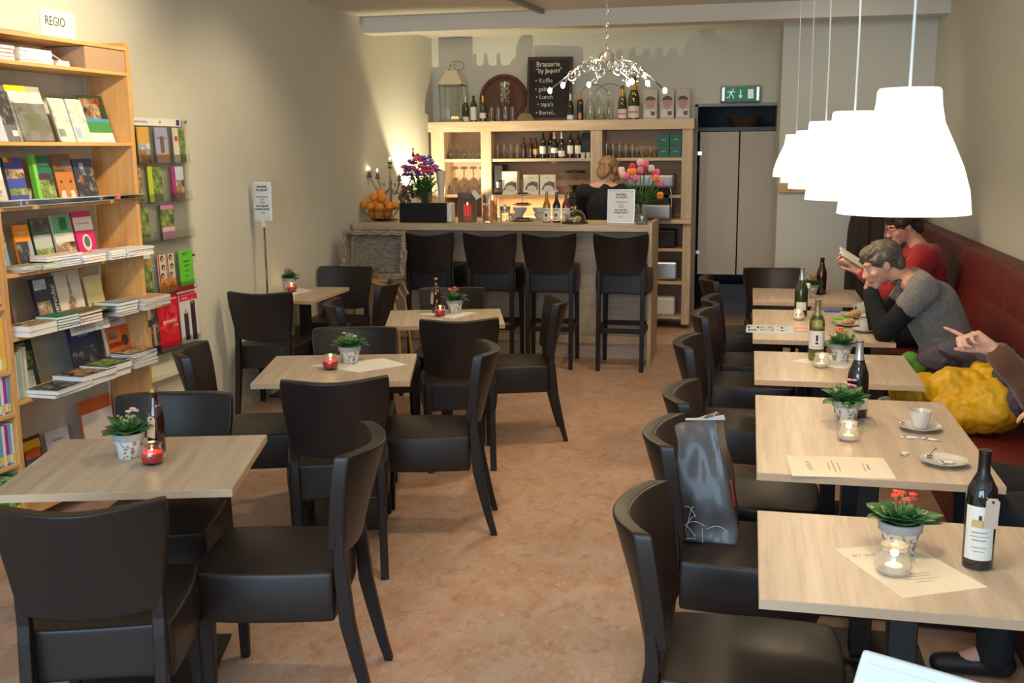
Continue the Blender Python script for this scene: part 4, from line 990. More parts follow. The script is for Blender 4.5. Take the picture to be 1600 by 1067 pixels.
# white boxes with cup picture
for k, (x, z, h, nm_) in enumerate(((-2.41, 1.336, .235, 'left'), (-2.185, 1.336, .20, 'middle'), (-2.01, 1.336, .20, 'right'))):
    t = T('coffee_box', 'white box with curved dark cup picture, %s one of three' % nm_, 'box', (x, 10.70, z), 0, 'white boxes on the middle cabinet shelf')
    obj('carton', MB().box(-.08, .08, -.06, .06, 0, h), mat('white_carton', (.78, .72, .58), .5), t, bevel=.002)
    obj('picture', MB().prism([(-.065, .05), (.03, .03), (.072, .05), (.072, .12), (.02, .135), (-.03, .115)], .001, 'y', -.0612), pm(.12, .11, .10), t)
    obj('cup_shape', MB().prism([(-.045, .045), (.055, .03), (.06, .07), (.02, .095), (-.03, .085)], .0012, 'y', -.0622), pm(.62, .60, .55), t)
    text('lettering', 'koffie', .02, M_INKG, t, (0, -.0612, h-.03))
for k, (x, y, nm_) in enumerate(((-2.46, 10.62, 'left'),)):
    t = T('metal_tray', 'steel tray on the worktop edge below the white boxes', 'tray', (-2.3, 10.55, ZW)); obj('rim', MB().box(-.25, .25, -.08, .08, 0, .012), M_STEEL, t, bevel=.003)
# glasses in rows
def glassware(kind):
    if kind == 'tumbler': return [(0, 0), (.026, 0), (.033, .10), (.031, .10), (.024, .006), (0, .006)]
    if kind == 'inverted': return [(.034, 0), (.040, .035), (.036, .075), (.012, .095), (.004, .10), (.004, .165), (.03, .172), (.03, .174), (0, .174)]
    if kind == 'tall': return [(0, 0), (.026, 0), (.032, .14), (.030, .14), (.024, .006), (0, .006)]
    if kind == 'cup': return [(0, 0), (.02, 0), (.03, .05), (.028, .05), (.018, .005), (0, .005)]
protos = {}
def glass_row(kind, x0, x1, n, y, z, where, cat='glass', group=None):
    for i in range(n):
        x = x0+(x1-x0)*i/max(1, n-1)
        lb = '%s glass, %s from the left %s' % ({'tumbler': 'clear tumbler', 'inverted': 'upside-down stemmed', 'tall': 'tall clear', 'cup': 'small clear'}[kind], ORD[i], where)
        if kind in protos: o = protos[kind].copy(); C.objects.link(o); o.location = (x, y, z)
        else: o = protos[kind] = obj('drinking_glass', MB().lathe(glassware(kind), n=16, cap=False), M_GLASS, None, loc=(x, y, z))
        tag(o, lb, cat, group or where)
glass_row('inverted', -3.05, -2.75, 5, 10.70, 1.701, 'on the upper left cabinet shelf, front row')
glass_row('tumbler', -3.04, -2.74, 5, 10.82, 1.701, 'on the upper left cabinet shelf, back row')
glass_row('inverted', -3.05, -2.75, 5, 10.70, 1.336, 'on the lower left cabinet shelf, front row')
glass_row('tumbler', -3.04, -2.74, 5, 10.82, 1.336, 'on the lower left cabinet shelf, back row')
glass_row('tall', -2.55, -2.34, 4, 10.72, 1.701, 'beside the dark cabinet bottles, front row')
glass_row('tumbler', -2.52, -2.32, 3, 10.84, 1.701, 'beside the dark cabinet bottles, back row')
glass_row('tall', -1.42, -1.16, 5, 10.72, 1.701, 'on the right top shelf, front row')
glass_row('cup', -1.12, -.93, 4, 10.70, 1.701, 'on the shelf beside the green boxes')
glass_row('tumbler', -1.40, -.95, 6, 10.86, 1.701, 'on the right top shelf, back row')
# small bottles and wines in the middle bay
GW = 'bottles on the middle cabinet shelf'
for k, (x, gm, lab, lbl) in enumerate(((-2.275, M_BRG, None, 'small dark bottle, leftmost beside the tall glasses in the cabinet'), (-2.205, M_BRG, None, 'small brown bottle, second in the middle cabinet shelf row'), (-2.15, M_BRG, M_GOLD, 'small brown bottle with golden label in the middle cabinet shelf'))):
    bottle((x, 10.72, 1.701), lbl, PBEER, gm, .93, lab, None, name='beer_bottle', ls=(.04, .10), half=1.2, group=GW)
wn = [(-2.075, PW, M_LBL, (.05, .14), None, 10.72, 'with tall cream label and black capsule'), (-2.01, PW, pm(.35, .33, .30), (.05, .14), None, 10.80, 'with grey label set back in the row'), (-1.955, PBG, M_LBL, (.06, .12), M_GOLD, 10.72, 'with gold neck and short label'), (-1.88, PBG, M_LBL, (.02, .085), M_CAPW, 10.72, 'with silver neck and low label'), (-1.795, PW, M_LBL, (.05, .145), None, 10.74, 'with broad label, second from the right'), (-1.715, PW, M_LBL, (.05, .145), None, 10.74, 'with broad label, rightmost of the wines')]
for (x, p, lab, ls_, cp, y, d) in wn: bottle((x, y, 1.701), 'dark wine bottle %s on the cabinet shelf' % d, p, M_DKG, .87, lab, cp or M_CAPB, ls=ls_, half=1.3, group=GW)
t = T('black_gift_box', 'tall black box at the right of the cabinet wine bottles', 'box', (-1.635, 10.83, 1.701)); obj('carton', MB().box(-.05, .05, -.05, .05, 0, .25), M_BLK2, t, bevel=.002)
for k in range(2):
    t = T('espresso_cup', 'small white cup, %s by the black box on the shelf' % ['left', 'right'][k], 'cup', (-1.655+.055*k, 10.68, 1.701)); obj('bowl', MB().lathe([(0, 0), (.018, 0), (.026, .055), (.024, .055), (.016, .005), (0, .005)], n=18), M_PORC, t)
for k, (x, z, nm_) in enumerate(((-.845, 0, 'bottom left'), (-.725, 0, 'bottom right'), (-.845, .115, 'top left'), (-.725, .115, 'top right'))):
    t = T('tea_box', 'dark green tea box, %s of four in the right bay' % nm_, 'box', (x, 10.72, 1.701+z), 0, 'green tea boxes in the right bay')
    obj('carton', MB().box(-.057, .057, -.06, .06, 0, .113), mat('tea_green', (.01, .11, .075), .5, vary=[((90, 90, 90), (.30, .40, .30), .66, .70)]), t, bevel=.001)
    text('lettering', 'thee', .022, M_LBL, t, (0, -.0605, .06))
for k, (x, z, w_) in enumerate(((-.86, .12, .10), (-.80, .48, .12), (-.84, .80, .10))):
    t = T('storage_tin', 'steel tin on the low cabinet shelf right of the counter, %s one' % ['lowest', 'middle', 'upper'][k], 'tin', (-.80, 10.66, z+.012)); obj('body', MB().box(-w_, w_, -.1, .1, 0, .18), [M_WHITE, M_STEEL, M_BLK2][k], t, bevel=.02)

# ================================================================ ON TOP OF THE CABINET
ZK = 2.076
t = T('storm_lantern', 'tall glass and metal lantern with a cream roof on top of the cabinet', 'lantern', (-3.03, 10.76, ZK))
f = MB()
for (a, b) in ((-.115, -.10), (.115, -.10), (-.115, .10), (.115, .10)): f.box(a-.008, a+.008, b-.008, b+.008, 0, .38)
f.box(-.125, .125, -.11, .11, 0, .015); 
for (z) in (.015, .365): f.box(-.123, .123, -.108, -.095, z, z+.015).box(-.123, .123, .095, .108, z, z+.015).box(-.123, -.107, -.108, .108, z, z+.015).box(.107, .123, -.108, .108, z, z+.015)
obj('frame', f, M_PEWTER, t)
for (x0, x1, y0, y1) in ((-.107, .107, -.101, -.098), (-.107, .107, .098, .101), (-.116, -.113, -.09, .09), (.113, .116, -.09, .09)): obj('pane', MB().box(x0, x1, y0, y1, .03, .365), M_GLASS, t)
obj('roof', MB().cage([-1, 0, 1], [-1, 0, 1], [0, .1, 1], lambda x, y, z: (x*(.13-.075*z), y*(.115-.065*z), .38+.14*z)), mat('cream_metal', (.62, .56, .42), .4), t)
obj('finial', MB().lathe([(.05, .52), (.045, .54), (.02, .545), (.018, .575), (.024, .58), (.01, .60), (0, .60)], n=16), M_STEEL, t)
obj('ring_handle', MB().tube([(.05+.075*math.cos(a), .0, .52+.05+.045*math.sin(a)) for a in [2*PI*i/20 for i in range(20)]], .004, 6, closed=True), M_PEWTER, t)
obj('candle', MB().lathe([(0, .015), (.04, .015), (.04, .06), (0, .06)], (.02, 0, 0), 20), mat('lit_wax', (.8, .6, .3), .5, emis=(1, .6, .2), es=.8), t)
GC = 'bottles on top of the cabinet'
bottle((-2.885, 10.72, ZK), 'wine bottle with silver neck right of the lantern, cabinet top', PBG, M_GRG, .88, M_LBL, M_CAPW, ls=(.01, .06), half=1.3, group=GC)
bottle((-2.80, 10.72, ZK), 'wine bottle with black neck and tall label, cabinet top left', PW, M_DKG, .88, M_LBL, M_CAPB, ls=(.02, .17), half=1.3, group=GC)
bottle((-2.70, 10.72, ZK), 'green wine bottle with gold neck in front of the round tray', PBG, M_GRG, .88, M_LBL, M_GOLD, ls=(.04, .10), half=1.2, group=GC)
t = T('round_tray', 'large round red-brown woven tray leaning on the wall above the cabinet', 'tray', (-2.54, 10.93, ZK)); t.rotation_euler = (R(-7), 0, 0)
obj('rim', MB().tube([(.235*math.cos(a), 0, .24+.235*math.sin(a)) for a in [2*PI*i/40 for i in range(40)]], .022, 8, closed=True), mat('red_wicker', (.16, .04, .022), .6, bump=(70, .8)), t)
obj('plate', MB().lathe([(0, -.006), (.235, -.006), (.235, .006), (0, .006)], n=40).xf(Matrix.Translation((0, .008, .24)) @ Euler((PI/2, 0, 0)).to_matrix().to_4x4()), mat('brown_weave', (.13, .055, .03), .6, bump=(60, .8)), t)
t = T('pebble_vase', 'tall glass vase filled with shiny shells above the round tray bottles', 'vase', (-2.475, 10.76, ZK))
obj('glass', MB().lathe([(0, 0), (.05, 0), (.022, .03), (.02, .12), (.055, .18), (.06, .40), (.057, .40), (.052, .182), (.015, .12)], n=28, cap=False), M_GLASS, t)
rd = random.Random(9); g = MB()
for k in range(60):
    a = rd.random()*6.28; q = .046*math.sqrt(rd.random()); g.ball((q*math.cos(a), q*math.sin(a), .19+.2*rd.random()), (.012, .008, .014), 6, rot=(rd.random()*3, rd.random()*3, 0))
tag(obj('shells', g, mat('shell', (.55, .50, .40), .25, metal=.3), t), 'shiny pale shells', None, kind='stuff'); 
glass_row('tall', -2.60, -2.38, 4, 10.68, ZK, 'on the cabinet top below the shell vase')
t = T('glass_cloche', 'small clear glass dome in front of the chalkboard', 'dome', (-2.25, 10.68, ZK)); obj('dome', MB().lathe([(.09, 0), (.088, .03), (.06, .075), (.01, .09), (.012, .11), (0, .112)], n=28), M_GLASS, t)
# chalkboard
t = T('chalkboard', 'framed chalkboard with handwritten menu leaning on the back wall', 'chalkboard', (-2.045, 10.88, ZK)); t.rotation_euler = (R(-5), R(1), R(1))
M_CHK = mat('chalk', (.75, .73, .68), .9)
f = MB(); f.box(-.235, .235, -.012, .01, 0, .035).box(-.235, .235, -.012, .01, .615, .65).box(-.235, -.205, -.012, .01, .035, .615).box(.205, .235, -.012, .01, .035, .615)
obj('frame', f, mat('board_frame', (.06, .022, .018), .4), t, bevel=.004); obj('slate', MB().box(-.21, .21, -.004, .005, .03, .62), mat('slate', (.018, .014, .012), .7), t)
for (b, x, z, s_, r_) in (('Brasserie', -.02, .575, .072, .02), ('"By Jaques"', -.01, .51, .066, .04), ('\u2022 Koffie', -.06, .41, .066, .03), ('\u2022 gebak', -.065, .325, .064, .03), ('\u2022 Lunch', -.05, .245, .064, .02), ("\u2022 tapa's", -.04, .17, .064, .02), ('\u2022 Borrel...', -.03, .085, .060, .02)):
    text('lettering', b, s_, M_CHK, t, (x, -.0048, z), rot=(PI/2, -r_, 0), sx=.92)
bottle((-1.79, 10.72, ZK), 'wine bottle with silver neck right of the chalkboard', PBG, M_DKG, .88, M_LBL, M_CAPW, ls=(.01, .06), half=1.3, group=GC)
bottle((-1.69, 10.72, ZK), 'dark bottle with orange neck right of the chalkboard', PW, M_DKG, .92, mat('copper_label', (.45, .16, .05), .4, metal=.4), mat('orange_foil', (.65, .20, .05), .4), ls=(.02, .08), half=.6, group=GC)
PSW = [(0, 0), (.042, 0), (.045, .006), (.045, .13), (.038, .165), (.016, .205), (.014, .25), (.016, .255), (.013, .256), (.011, .205), (.035, .163), (.042, .13), (.042, .01), (0, .008)]
for k, x in enumerate((-1.59, -1.50, -1.40)):
    t = T('swing_top_bottle', 'empty clear swing-top bottle on the cabinet top, %s of three' % ['left', 'middle', 'right'][k], 'bottle', (x, 10.72, ZK), 0, 'clear swing-top bottles')
    obj('glass_body', MB().lathe(PSW, n=24), M_GLASS, t); obj('stopper', MB().lathe([(.013, .252), (.013, .268), (.007, .278), (0, .278)], n=14), M_PORC, t)
    obj('wire_clip', MB().tube([(-.018, 0, .215), (-.02, 0, .26), (0, 0, .285), (.02, 0, .26), (.018, 0, .215)], .0015, 5), M_STEEL, t)
t = T('wire_hoop_stand', 'thin round wire hoops standing behind the clear bottles', 'wire stand', (-1.48, 10.90, ZK))
for (x, r_) in ((-.1, .17), (.06, .175)): obj('hoop', MB().tube([(x+r_*math.cos(a), 0, .19+r_*math.sin(a)) for a in [2*PI*i/36 for i in range(36)]], .004, 6, closed=True), M_PEWTER, t)
M_CHL = mat('champagne_label', (.72, .62, .58), .6)
for k, (x, s_, nm_) in enumerate(((-1.265, 1.03, 'smaller'), (-1.15, 1.30, 'larger'))):
    bottle((x, 10.72, ZK), '%s champagne bottle with gold neck and red-crossed label' % nm_, PCH, M_GRG, s_, M_CHL, M_GOLD, name='champagne_bottle', ls=(.012, .10), half=1.3, capz=.22, group='champagne bottles', pic=[(.05, .06, .9, pm(.5, .08, .06)), (.185, .205, .3, M_GOLD)])
for k, x in enumerate((-.985, -.82, -.665)):
    t = T('portrait_box', 'pale upright carton printed with a dark-haired person, %s of three' % ['left', 'middle', 'right'][k], 'box', (x, 10.75, ZK), 0, 'portrait cartons on the cabinet top')
    obj('carton', MB().box(-.068, .068, -.05, .05, 0, .285), mat('grey_carton', (.48, .43, .38), .5), t, bevel=.002)
    hd = obj('printed_portrait', MB().lathe([(0, 0), (.045, 0), (.045, .001), (0, .001)], n=20).xf(Matrix.Translation((0, -.050, .155)) @ Euler((PI/2, 0, 0)).to_matrix().to_4x4() @ Matrix.Diagonal((1, 1.25, 1, 1))), pm(.42, .24, .18), t)
    obj('printed_hair', MB().prism([(-.052, .165), (-.048, .20), (-.02, .222), (.02, .222), (.048, .20), (.052, .165), (.04, .185), (-.04, .185)], .0012, 'y', -.0525), pm(.05, .035, .03), t)
    obj('printed_collar', MB().prism([(-.062, .02), (.062, .02), (.055, .085), (.02, .10), (0, .07), (-.02, .10), (-.055, .085)], .0010, 'y', -.0515), pm(.62, .60, .58), t)
    obj('printed_cup', MB().prism([(.01, .035), (.045, .035), (.05, .075), (.005, .075)], .0012, 'y', -.0525), pm(.10, .05, .04), t)
# painted wooden coat rail and coats on the far right wall
t = T('coat_rail', 'wooden coat rail on the far right wall behind the lamps', 'coat rail', (.75, 9.69, 1.43))
obj('board', MB().box(-.50, .66, -.025, 0, -.035, .035), M_PINEH, t, bevel=.003)
for k in range(5): obj('hook', MB().tube([(-.4+.25*k, -.025, .01), (-.4+.25*k, -.07, .0), (-.4+.25*k, -.08, .03)], .006, 8), M_PEWTER, t)
def garment(name, label, cat, x, y, z, wd, ln_, dp, m, seed):
    t = T(name, label, cat, (x, y, z))
    def f(a, b, c):
        n_ = noise.noise(Vector((a*3+seed, c*1.2, 0)))
        w_ = wd*(.45+.55*min(1, (1-c)*4))*(1+.12*(1-c))
        return (a*w_+.01*n_, b*dp*(1+.5*n_)*(.6+.4*min(1, (1-c)*5)), (c-1)*ln_-.05*a*a*(c > .9))
    obj('cloth', MB().cage([-1+2*i/14 for i in range(15)], [-1, 0, 1], [i/10 for i in range(11)], f), m, t, sub=1)
garment('coat', 'long dark brown coat hanging on the far right wall', 'coat', 1.02, 9.56, 1.42, .17, 1.12, .075, mat('brown_coat', (.045, .03, .024), .8), 1)
garment('coat', 'dark grey coat hanging beside the brown coat', 'coat', 1.33, 9.56, 1.42, .13, 1.0, .07, mat('grey_coat', (.05, .045, .045), .8), 5)
garment('scarf', 'pale pink scarf hanging between the dark coats', 'scarf', 1.19, 9.48, 1.43, .05, .42, .03, mat('pink_scarf', (.55, .36, .32), .8), 8)
# pedestal basket on rattan stand
t = T('rattan_stand', 'bent rattan stand under the wicker basket left of the bar stools', 'stand', (-3.02, 8.20, 0))
M_RAT = mat('rattan_cane', (.50, .27, .09), .4)
for (sx) in (-1, 1):
    for (sy) in (-1, 1): obj('leg', MB().tube([(sx*.27, sy*.15, 0), (sx*.25, sy*.14, .3), (sx*.22, sy*.13, .55), (sx*.13, sy*.12, .72)], .014, 10), M_RAT, t)
obj('top_hoop', MB().tube([(-.25, -.14, .60), (-.2, -.15, .70), (0, -.15, .745), (.2, -.15, .70), (.25, -.14, .60)], .013, 10).tube([(-.25, .14, .60), (-.2, .15, .70), (0, .15, .745), (.2, .15, .70), (.25, .14, .60)], .013, 10), M_RAT, t)
obj('seat_panel', MB().box(-.20, .20, -.15, .15, .735, .755), M_RAT, t, bevel=.006)
obj('cross_bar', MB().tube([(-.26, -.145, .25), (.26, -.145, .25)], .010, 8).tube([(-.26, .145, .25), (.26, .145, .25)], .010, 8), M_RAT, t)
t = T('wicker_basket', 'rectangular grey wicker basket tipped on its side, open towards the camera', 'basket', (-3.03, 8.20, .775)); t.rotation_euler = (R(-10), 0, R(-2))
M_BASK = mat('basket_wicker', (.46, .36, .26), .8, bump=((14, 30, 120), 1.0), vary=[((25, 60, 140), (.20, .145, .10), .46, .56)])
bw, bh, bd = .255, .345, .11
wv = MB()
wv.box(-bw*.86, bw*.86, bd-.012, bd, .03, bh-.03)
for (x0, x1, z0, z1) in ((-bw, bw, 0, .012), (-bw, bw, bh-.012, bh)): wv.box(x0, x1, 0, bd, z0, z1)
wv.box(-bw, -bw+.012, 0, bd, 0, bh).box(bw-.012, bw, 0, bd, 0, bh)
obj('woven_walls', wv, M_BASK, t, bevel=.004)
rm = MB()
for k in range(3):
    o_ = .010*k-.004; lp = []
    cn = [(-bw-o_, -o_), (bw+o_, -o_), (bw+o_, bh+o_), (-bw-o_, bh+o_)]
    for i in range(4):
        a, b = cn[i], cn[(i+1) % 4]
        for j in range(20): s_ = j/20; lp.append((a[0]+(b[0]-a[0])*s_, -.004+.010*math.sin(i*20+j+k*2.1)*.7, a[1]+(b[1]-a[1])*s_+.004*math.cos((i*20+j)*1.3+k*2.1)))
    rm.tube(lp, .010, 6, closed=True)
obj('rim', rm, M_BASK, t)
vr = MB()
for i in range(22):
    x = -bw*.84+2*bw*.84*i/21; vr.tube([(x, bd-.018, .03), (x+.003, bd-.024, bh/2), (x, bd-.018, bh-.03)], .004, 5)
obj('ribs', vr, M_BASK, t)
for s_ in (-1, 1): obj('handle', MB().tube([(s_*bw, 0, .10), (s_*(bw+.035), -.01, .13), (s_*(bw+.04), -.01, .20), (s_*bw, 0, .24)], .010, 8), M_BASK, t)
# sign on a pole
t = T('price_sign_stand', 'white price sign on a thin metal pole on the wall table', 'sign stand', (-3.355, 6.91, 0))
obj('foot', MB().lathe([(0, .7505), (.045, .7505), (.045, .757), (.012, .765), (0, .765)], n=32), M_STEEL, t)
obj('pole', MB().tube([(0, 0, .76), (.0, 0, 1.29)], .0085, 10), M_CHROME, t)
obj('clip', MB().box(-.012, .012, -.010, .012, 1.26, 1.305), M_WHITE, t, bevel=.002)
obj('panel', MB().cage([-.07, -.062, .062, .07], [-.006, .006], [1.30, 1.308, 1.572, 1.58], lambda x, y, z: (x, y, z)), M_WHITE, t, sub=1)
for (b, z, k, bo) in (('BRASSERIE', 1.545, .019, .0005), ('"BY JAQUES"', 1.522, .019, .0005), ('PRIJS PER STUK', 1.475, .015, 0), ('\u20ac 2,00', 1.455, .014, 0), ('KOFFIE', 1.434, .014, 0), ('BROODJE MET', 1.41, .017, .0004), ('WARME GEHAKT', 1.388, .017, .0004), ('\u20ac 3,95', 1.362, .014, 0)): text('lettering', b, k, M_INK, t, (0, -.0068, z), sx=.85, bold=bo)
# foreground sign
t = T('price_sign', 'white framed sign on a stand at the bottom right corner of the photo', 'sign', (.30, 1.50, 0), R(-2))
def tilt(o): o.rotation_euler = (0, R(11.5), 0); o.location = (-.118, 0, 1.06)
o = obj('panel', MB().cage([0, .012, .218, .23], [-.006, .006], [-.30, -.288, -.012, 0], lambda x, y, z: (x, y, z)), M_WHITE, t, sub=2); tilt(o)
o2 = obj('sheet', MB().box(.014, .216, -.0072, -.006, -.286, -.016), mat('sign_sheet', (.78, .77, .80), .6), o)
text('lettering', 'OPEN', .030, M_INK, o, (.115, -.0078, -.048), sx=.8, bold=.0007)
obj('pole', MB().tube([(0, .012, .0), (.0, .012, .80)], .0085, 10), M_CHROME, t)
obj('foot', MB().lathe([(0, 0), (.14, 0), (.14, .01), (.02, .022), (0, .022)], n=32), M_STEEL, t)
# ================================================================ BOOKCASE
BA = math.atan2(-1, -.058)
BO = Vector((-3.24, 5.15, 0)); BM = Matrix.Translation(BO) @ Matrix.Rotation(BA, 4, 'Z')
def bw_(x, y, z): return BM @ Vector((x, y, z))
t = T('bookcase', 'tall pine bookcase with books and magazines against the left wall', 'bookcase', BO, BA)
DEP = .262
for x0 in (-.028, 1.0, 2.02): obj('upright', MB().box(x0, x0+.028, -DEP, 0, 0, 2.36), M_PINE, t, bevel=.002)
SH = [2.335, 2.205, 1.84, 1.545, 1.24, .945, .645, .10]
for z in SH: obj('shelf', MB().box(0, 1.0, -DEP, -.002, z-.018, z), M_PINEH, t, bevel=.002)
for z in (2.335, 2.05, 1.70, 1.38, 1.10, .80, .62-.02, .36, .10): obj('shelf', MB().box(1.028, 2.02, -DEP, -.002, z-.018, z), M_PINEH, t, bevel=.002)
M_SIGNW = mat('regio_card', (.66, .65, .62), .7)
s_ = T('shelf_sign', 'white REGIO card standing on top of the bookcase', 'sign', bw_(.51, -.004, 2.336), BA)
obj('card', MB().box(-.125, .125, -.002, .002, 0, .125), M_SIGNW, s_); text('lettering', 'REGIO', .062, M_INK, s_, (.02, .0024, .07), rot=(PI/2, 0, PI), sx=.8)
s_ = T('shelf_label', 'white DRIEBERGEN strip clipped to the shelf edge', 'sign', bw_(.475, .012, .920), BA); s_.rotation_euler = (R(12), 0, BA)
obj('card', MB().box(-.15, .15, -.001, .001, -.028, .028), M_SIGNW, s_); text('lettering', 'DRIEBERGEN E.O.', .038, M_INKG, s_, (0, .0014, 0), rot=(PI/2, 0, PI), sx=.85)
def book(xc, z, w_, h, col, label, th=.015, y=-.09, lean=12, panels=(), txt=None, cat='book', name='book', rz=0, group=None):
    t = T(name, label, cat, bw_(xc, y, z+.001), 0, group); t.rotation_euler = (R(lean), 0, BA+R(rz))
    mb = MB().box(-w_/2, w_/2, -th, 0, 0, h); obj('cover', mb, pm(*col), t, bevel=.001)
    obj('pages', MB().box(-w_/2+.002, w_/2-.002, -th+.002, -.002, h-.001, h+.0006), M_PAPER, t)
    for (u0, u1, v0, v1, c_) in panels:
        nm_ = 'cover_picture'
        if callable(c_) : m_ = c_()
        elif isinstance(c_, bpy.types.Material): m_ = c_
        else: m_ = pm(*c_)
        obj(nm_, MB().box(w_/2-u1*w_, w_/2-u0*w_, 0, .0008, v0*h, v1*h), m_, t)
    if txt:
        for (b, s_, u, v, c_, rr) in txt: text('lettering', b, s_, pm(*c_), t, (w_/2-u*w_, .0010, v*h), rot=(PI/2, rr, PI), sx=.8, depth=.0002)
    return t
def flat(xc, y, z, w_, d_, th, col, label, rz=0, group=None, page=True, name='book', cat='book', pan=None):
    t = T(name, label, cat, bw_(xc, y, z), BA+R(rz), group)
    obj('cover', MB().box(-w_/2, w_/2, -d_/2, d_/2, 0, .0012).box(-w_/2, w_/2, -d_/2, d_/2, th-.0012, th).box(-w_/2, w_/2, -d_/2, -d_/2+.001, 0, th), pm(*col), t)
    if page: obj('pages', MB().box(-w_/2+.002, w_/2-.002, -d_/2+.001, d_/2-.0015, .0012, th-.0012), M_PAPER, t)
    if pan: obj('cover_picture', MB().box(-w_/2+.01, w_/2-.01, -d_/2+.012, d_/2-.012, th, th+.0005), pan if isinstance(pan, bpy.types.Material) else pm(*pan), t)
    return t
def stack(n, xc, y, z, w_, d_, th, cols, desc, group, jit=2, pan=None, dx=0, **k):
    rd = random.Random(int(xc*1000+n))
    for i in range(n):
        c_ = cols[i % len(cols)]
        lb = '%s, %s' % (desc, 'the only one' if n == 1 else 'top one' if i == n-1 else 'bottom one' if i == 0 else ORD[i]+' from the bottom')
        flat(xc+rd.uniform(-.004, .004)+dx*i, y+rd.uniform(-.005, .005), z+.0005+i*(th+.0003), w_, d_, th, c_, lb, rd.uniform(-jit, jit), group, pan=pan if i == n-1 else None, **k)
PH_G = mat('green_photo', (.12, .20, .05), .45, vary=[((28, 28, 28), (.35, .42, .15), .45, .62), ((14, 14, 14), (.02, .05, .02), .5, .65)])
PH_B = mat('brown_photo', (.30, .18, .10), .45, vary=[((28, 28, 28), (.60, .50, .38), .48, .62), ((16, 16, 16), (.05, .03, .02), .5, .62)])
PH_S = mat('sky_photo', (.35, .45, .60), .45, vary=[((16, 16, 16), (.75, .76, .74), .48, .62), ((22, 22, 22), (.15, .16, .12), .58, .68)])
PH_D = mat('dark_photo', (.04, .04, .05), .45, vary=[((26, 26, 26), (.30, .28, .25), .52, .66)])
PH_W = mat('pale_photo', (.62, .60, .52), .45, vary=[((18, 18, 18), (.30, .33, .25), .5, .7), ((10, 10, 10), (.8, .8, .76), .45, .6)])
W1 = (.80, .79, .75); DK = (.03, .03, .035)
# top shelf
stack(4, .88, -.12, 2.206, .21, .16, .017, [(.38, .02, .03)], 'dark red book on the top shelf', 'dark red books on the top shelf', 1)
stack(5, .635, -.12, 2.206, .22, .17, .013, [W1, (.7, .68, .62)], 'white booklet beside the red books', 'white booklets on the top shelf', 3)
stack(2, .43, -.12, 2.206, .09, .14, .014, [W1, (.55, .56, .6)], 'small white booklet left of the cardboard box', 'small booklets on the top shelf', 8)
book(.37, 2.206, .05, .11, (.74, .73, .72), 'white leaflet leaning on the cardboard box', .004, -.06, 55, rz=50, name='leaflet', cat='leaflet')
t = T('cardboard_box', 'brown cardboard box filling the right end of the top shelf', 'box', bw_(.165, -.135, 2.2055), BA); obj('carton', MB().box(-.16, .16, -.13, .128, 0, .108), M_CARD, t, bevel=.002)
obj('tape', MB().box(-.16, .16, -.02, .02, .108, .1085), mat('tape', (.35, .22, .12), .3), t)
# second shelf (1.84): brochures in acrylic stands
book(.90, 1.841, .14, .25, (.50, .55, .66), 'brochure with snowy grey picture at the left of the second shelf', .01, -.07, 16, [(0, 1, .5, 1, PH_S), (.3, .7, .08, .2, (.7, .68, .6))])
book(.775, 1.841, .12, .27, (.15, .15, .17), 'dark grey book beside the yellow-headed brochure', .02, -.08, 16, [(.1, .9, .3, .9, PH_D), (.5, .9, .1, .2, W1)])
book(.62, 1.841, .235, .275, (.42, .40, .33), 'large brochure with yellow-green heading in a clear stand, second shelf', .016, -.08, 16, [(0, 1, 0, .9, PH_W), (0, .6, .9, 1, (.55, .62, .02)), (.35, .8, .2, .5, (.6, .64, .42))])
s_ = T('brochure_stand', 'clear acrylic brochure stand on the second shelf', 'stand', bw_(.61, -.062, 1.841)); s_.rotation_euler = (R(16), 0, BA); obj('plate', MB().box(-.13, .13, .003, .006, 0, .20).box(-.13, .13, -.02, .006, -.0, .004), M_ACRYL, s_)
book(.405, 1.841, .115, .225, (.70, .70, .62), 'white brochure with faint landscape, left of a pair in a clear stand', .012, -.08, 16, [(0, 1, .45, .95, PH_W), (0, 1, 0, .4, (.62, .68, .62)), (.1, .5, .12, .3, (.3, .45, .4))])
book(.275, 1.841, .115, .225, (.72, .72, .66), 'white brochure with trees, right of a pair in a clear stand', .012, -.08, 16, [(0, 1, .45, .97, PH_W), (.05, .5, .1, .35, PH_S), (.55, .95, .05, .35, (.7, .66, .55))])
book(.115, 1.841, .19, .255, (.025, .05, .02), 'dark green magazine with red badge at the right end of the second shelf', .008, -.09, 16, [(0, .72, .5, .92, PH_B), (0, 1, .43, .5, (.05, .30, .62)), (0, 1, .2, .43, (.06, .27, .07)), (0, 1, 0, .2, W1), (.6, .8, .8, .94, (.4, .02, .03))])
# third shelf (1.545)
book(.90, 1.546, .15, .22, (.60, .58, .50), 'brochures with house picture at the left end of the third shelf', .014, -.10, 12, [(0, 1, .55, 1, (.8, .8, .8)), (.2, .8, .2, .6, PH_S)])
book(.735, 1.546, .12, .225, (.05, .08, .40), 'blue travel book with yellow and red corner, third shelf', .014, -.11, 10, [(0, .45, .9, 1, (.78, .55, .02)), (.25, .45, .88, 1, (.7, .08, .03)), (0, 1, .55, .75, PH_B), (0, 1, .2, .34, PH_G)])
book(.62, 1.546, .024, .235, (.18, .55, .06), 'bright green spine beside the blue travel book', .03, -.09, 8)
book(.555, 1.546, .125, .235, (.01, .16, .08), 'dark green garden guide with park photo, third shelf', .014, -.10, 10, [(0, 1, .05, .48, PH_G), (.1, .9, .48, .62, (.07, .03, .08))], [('GIDS & GROEN', .018, .5, .8, (.8, .8, .8), 0)])
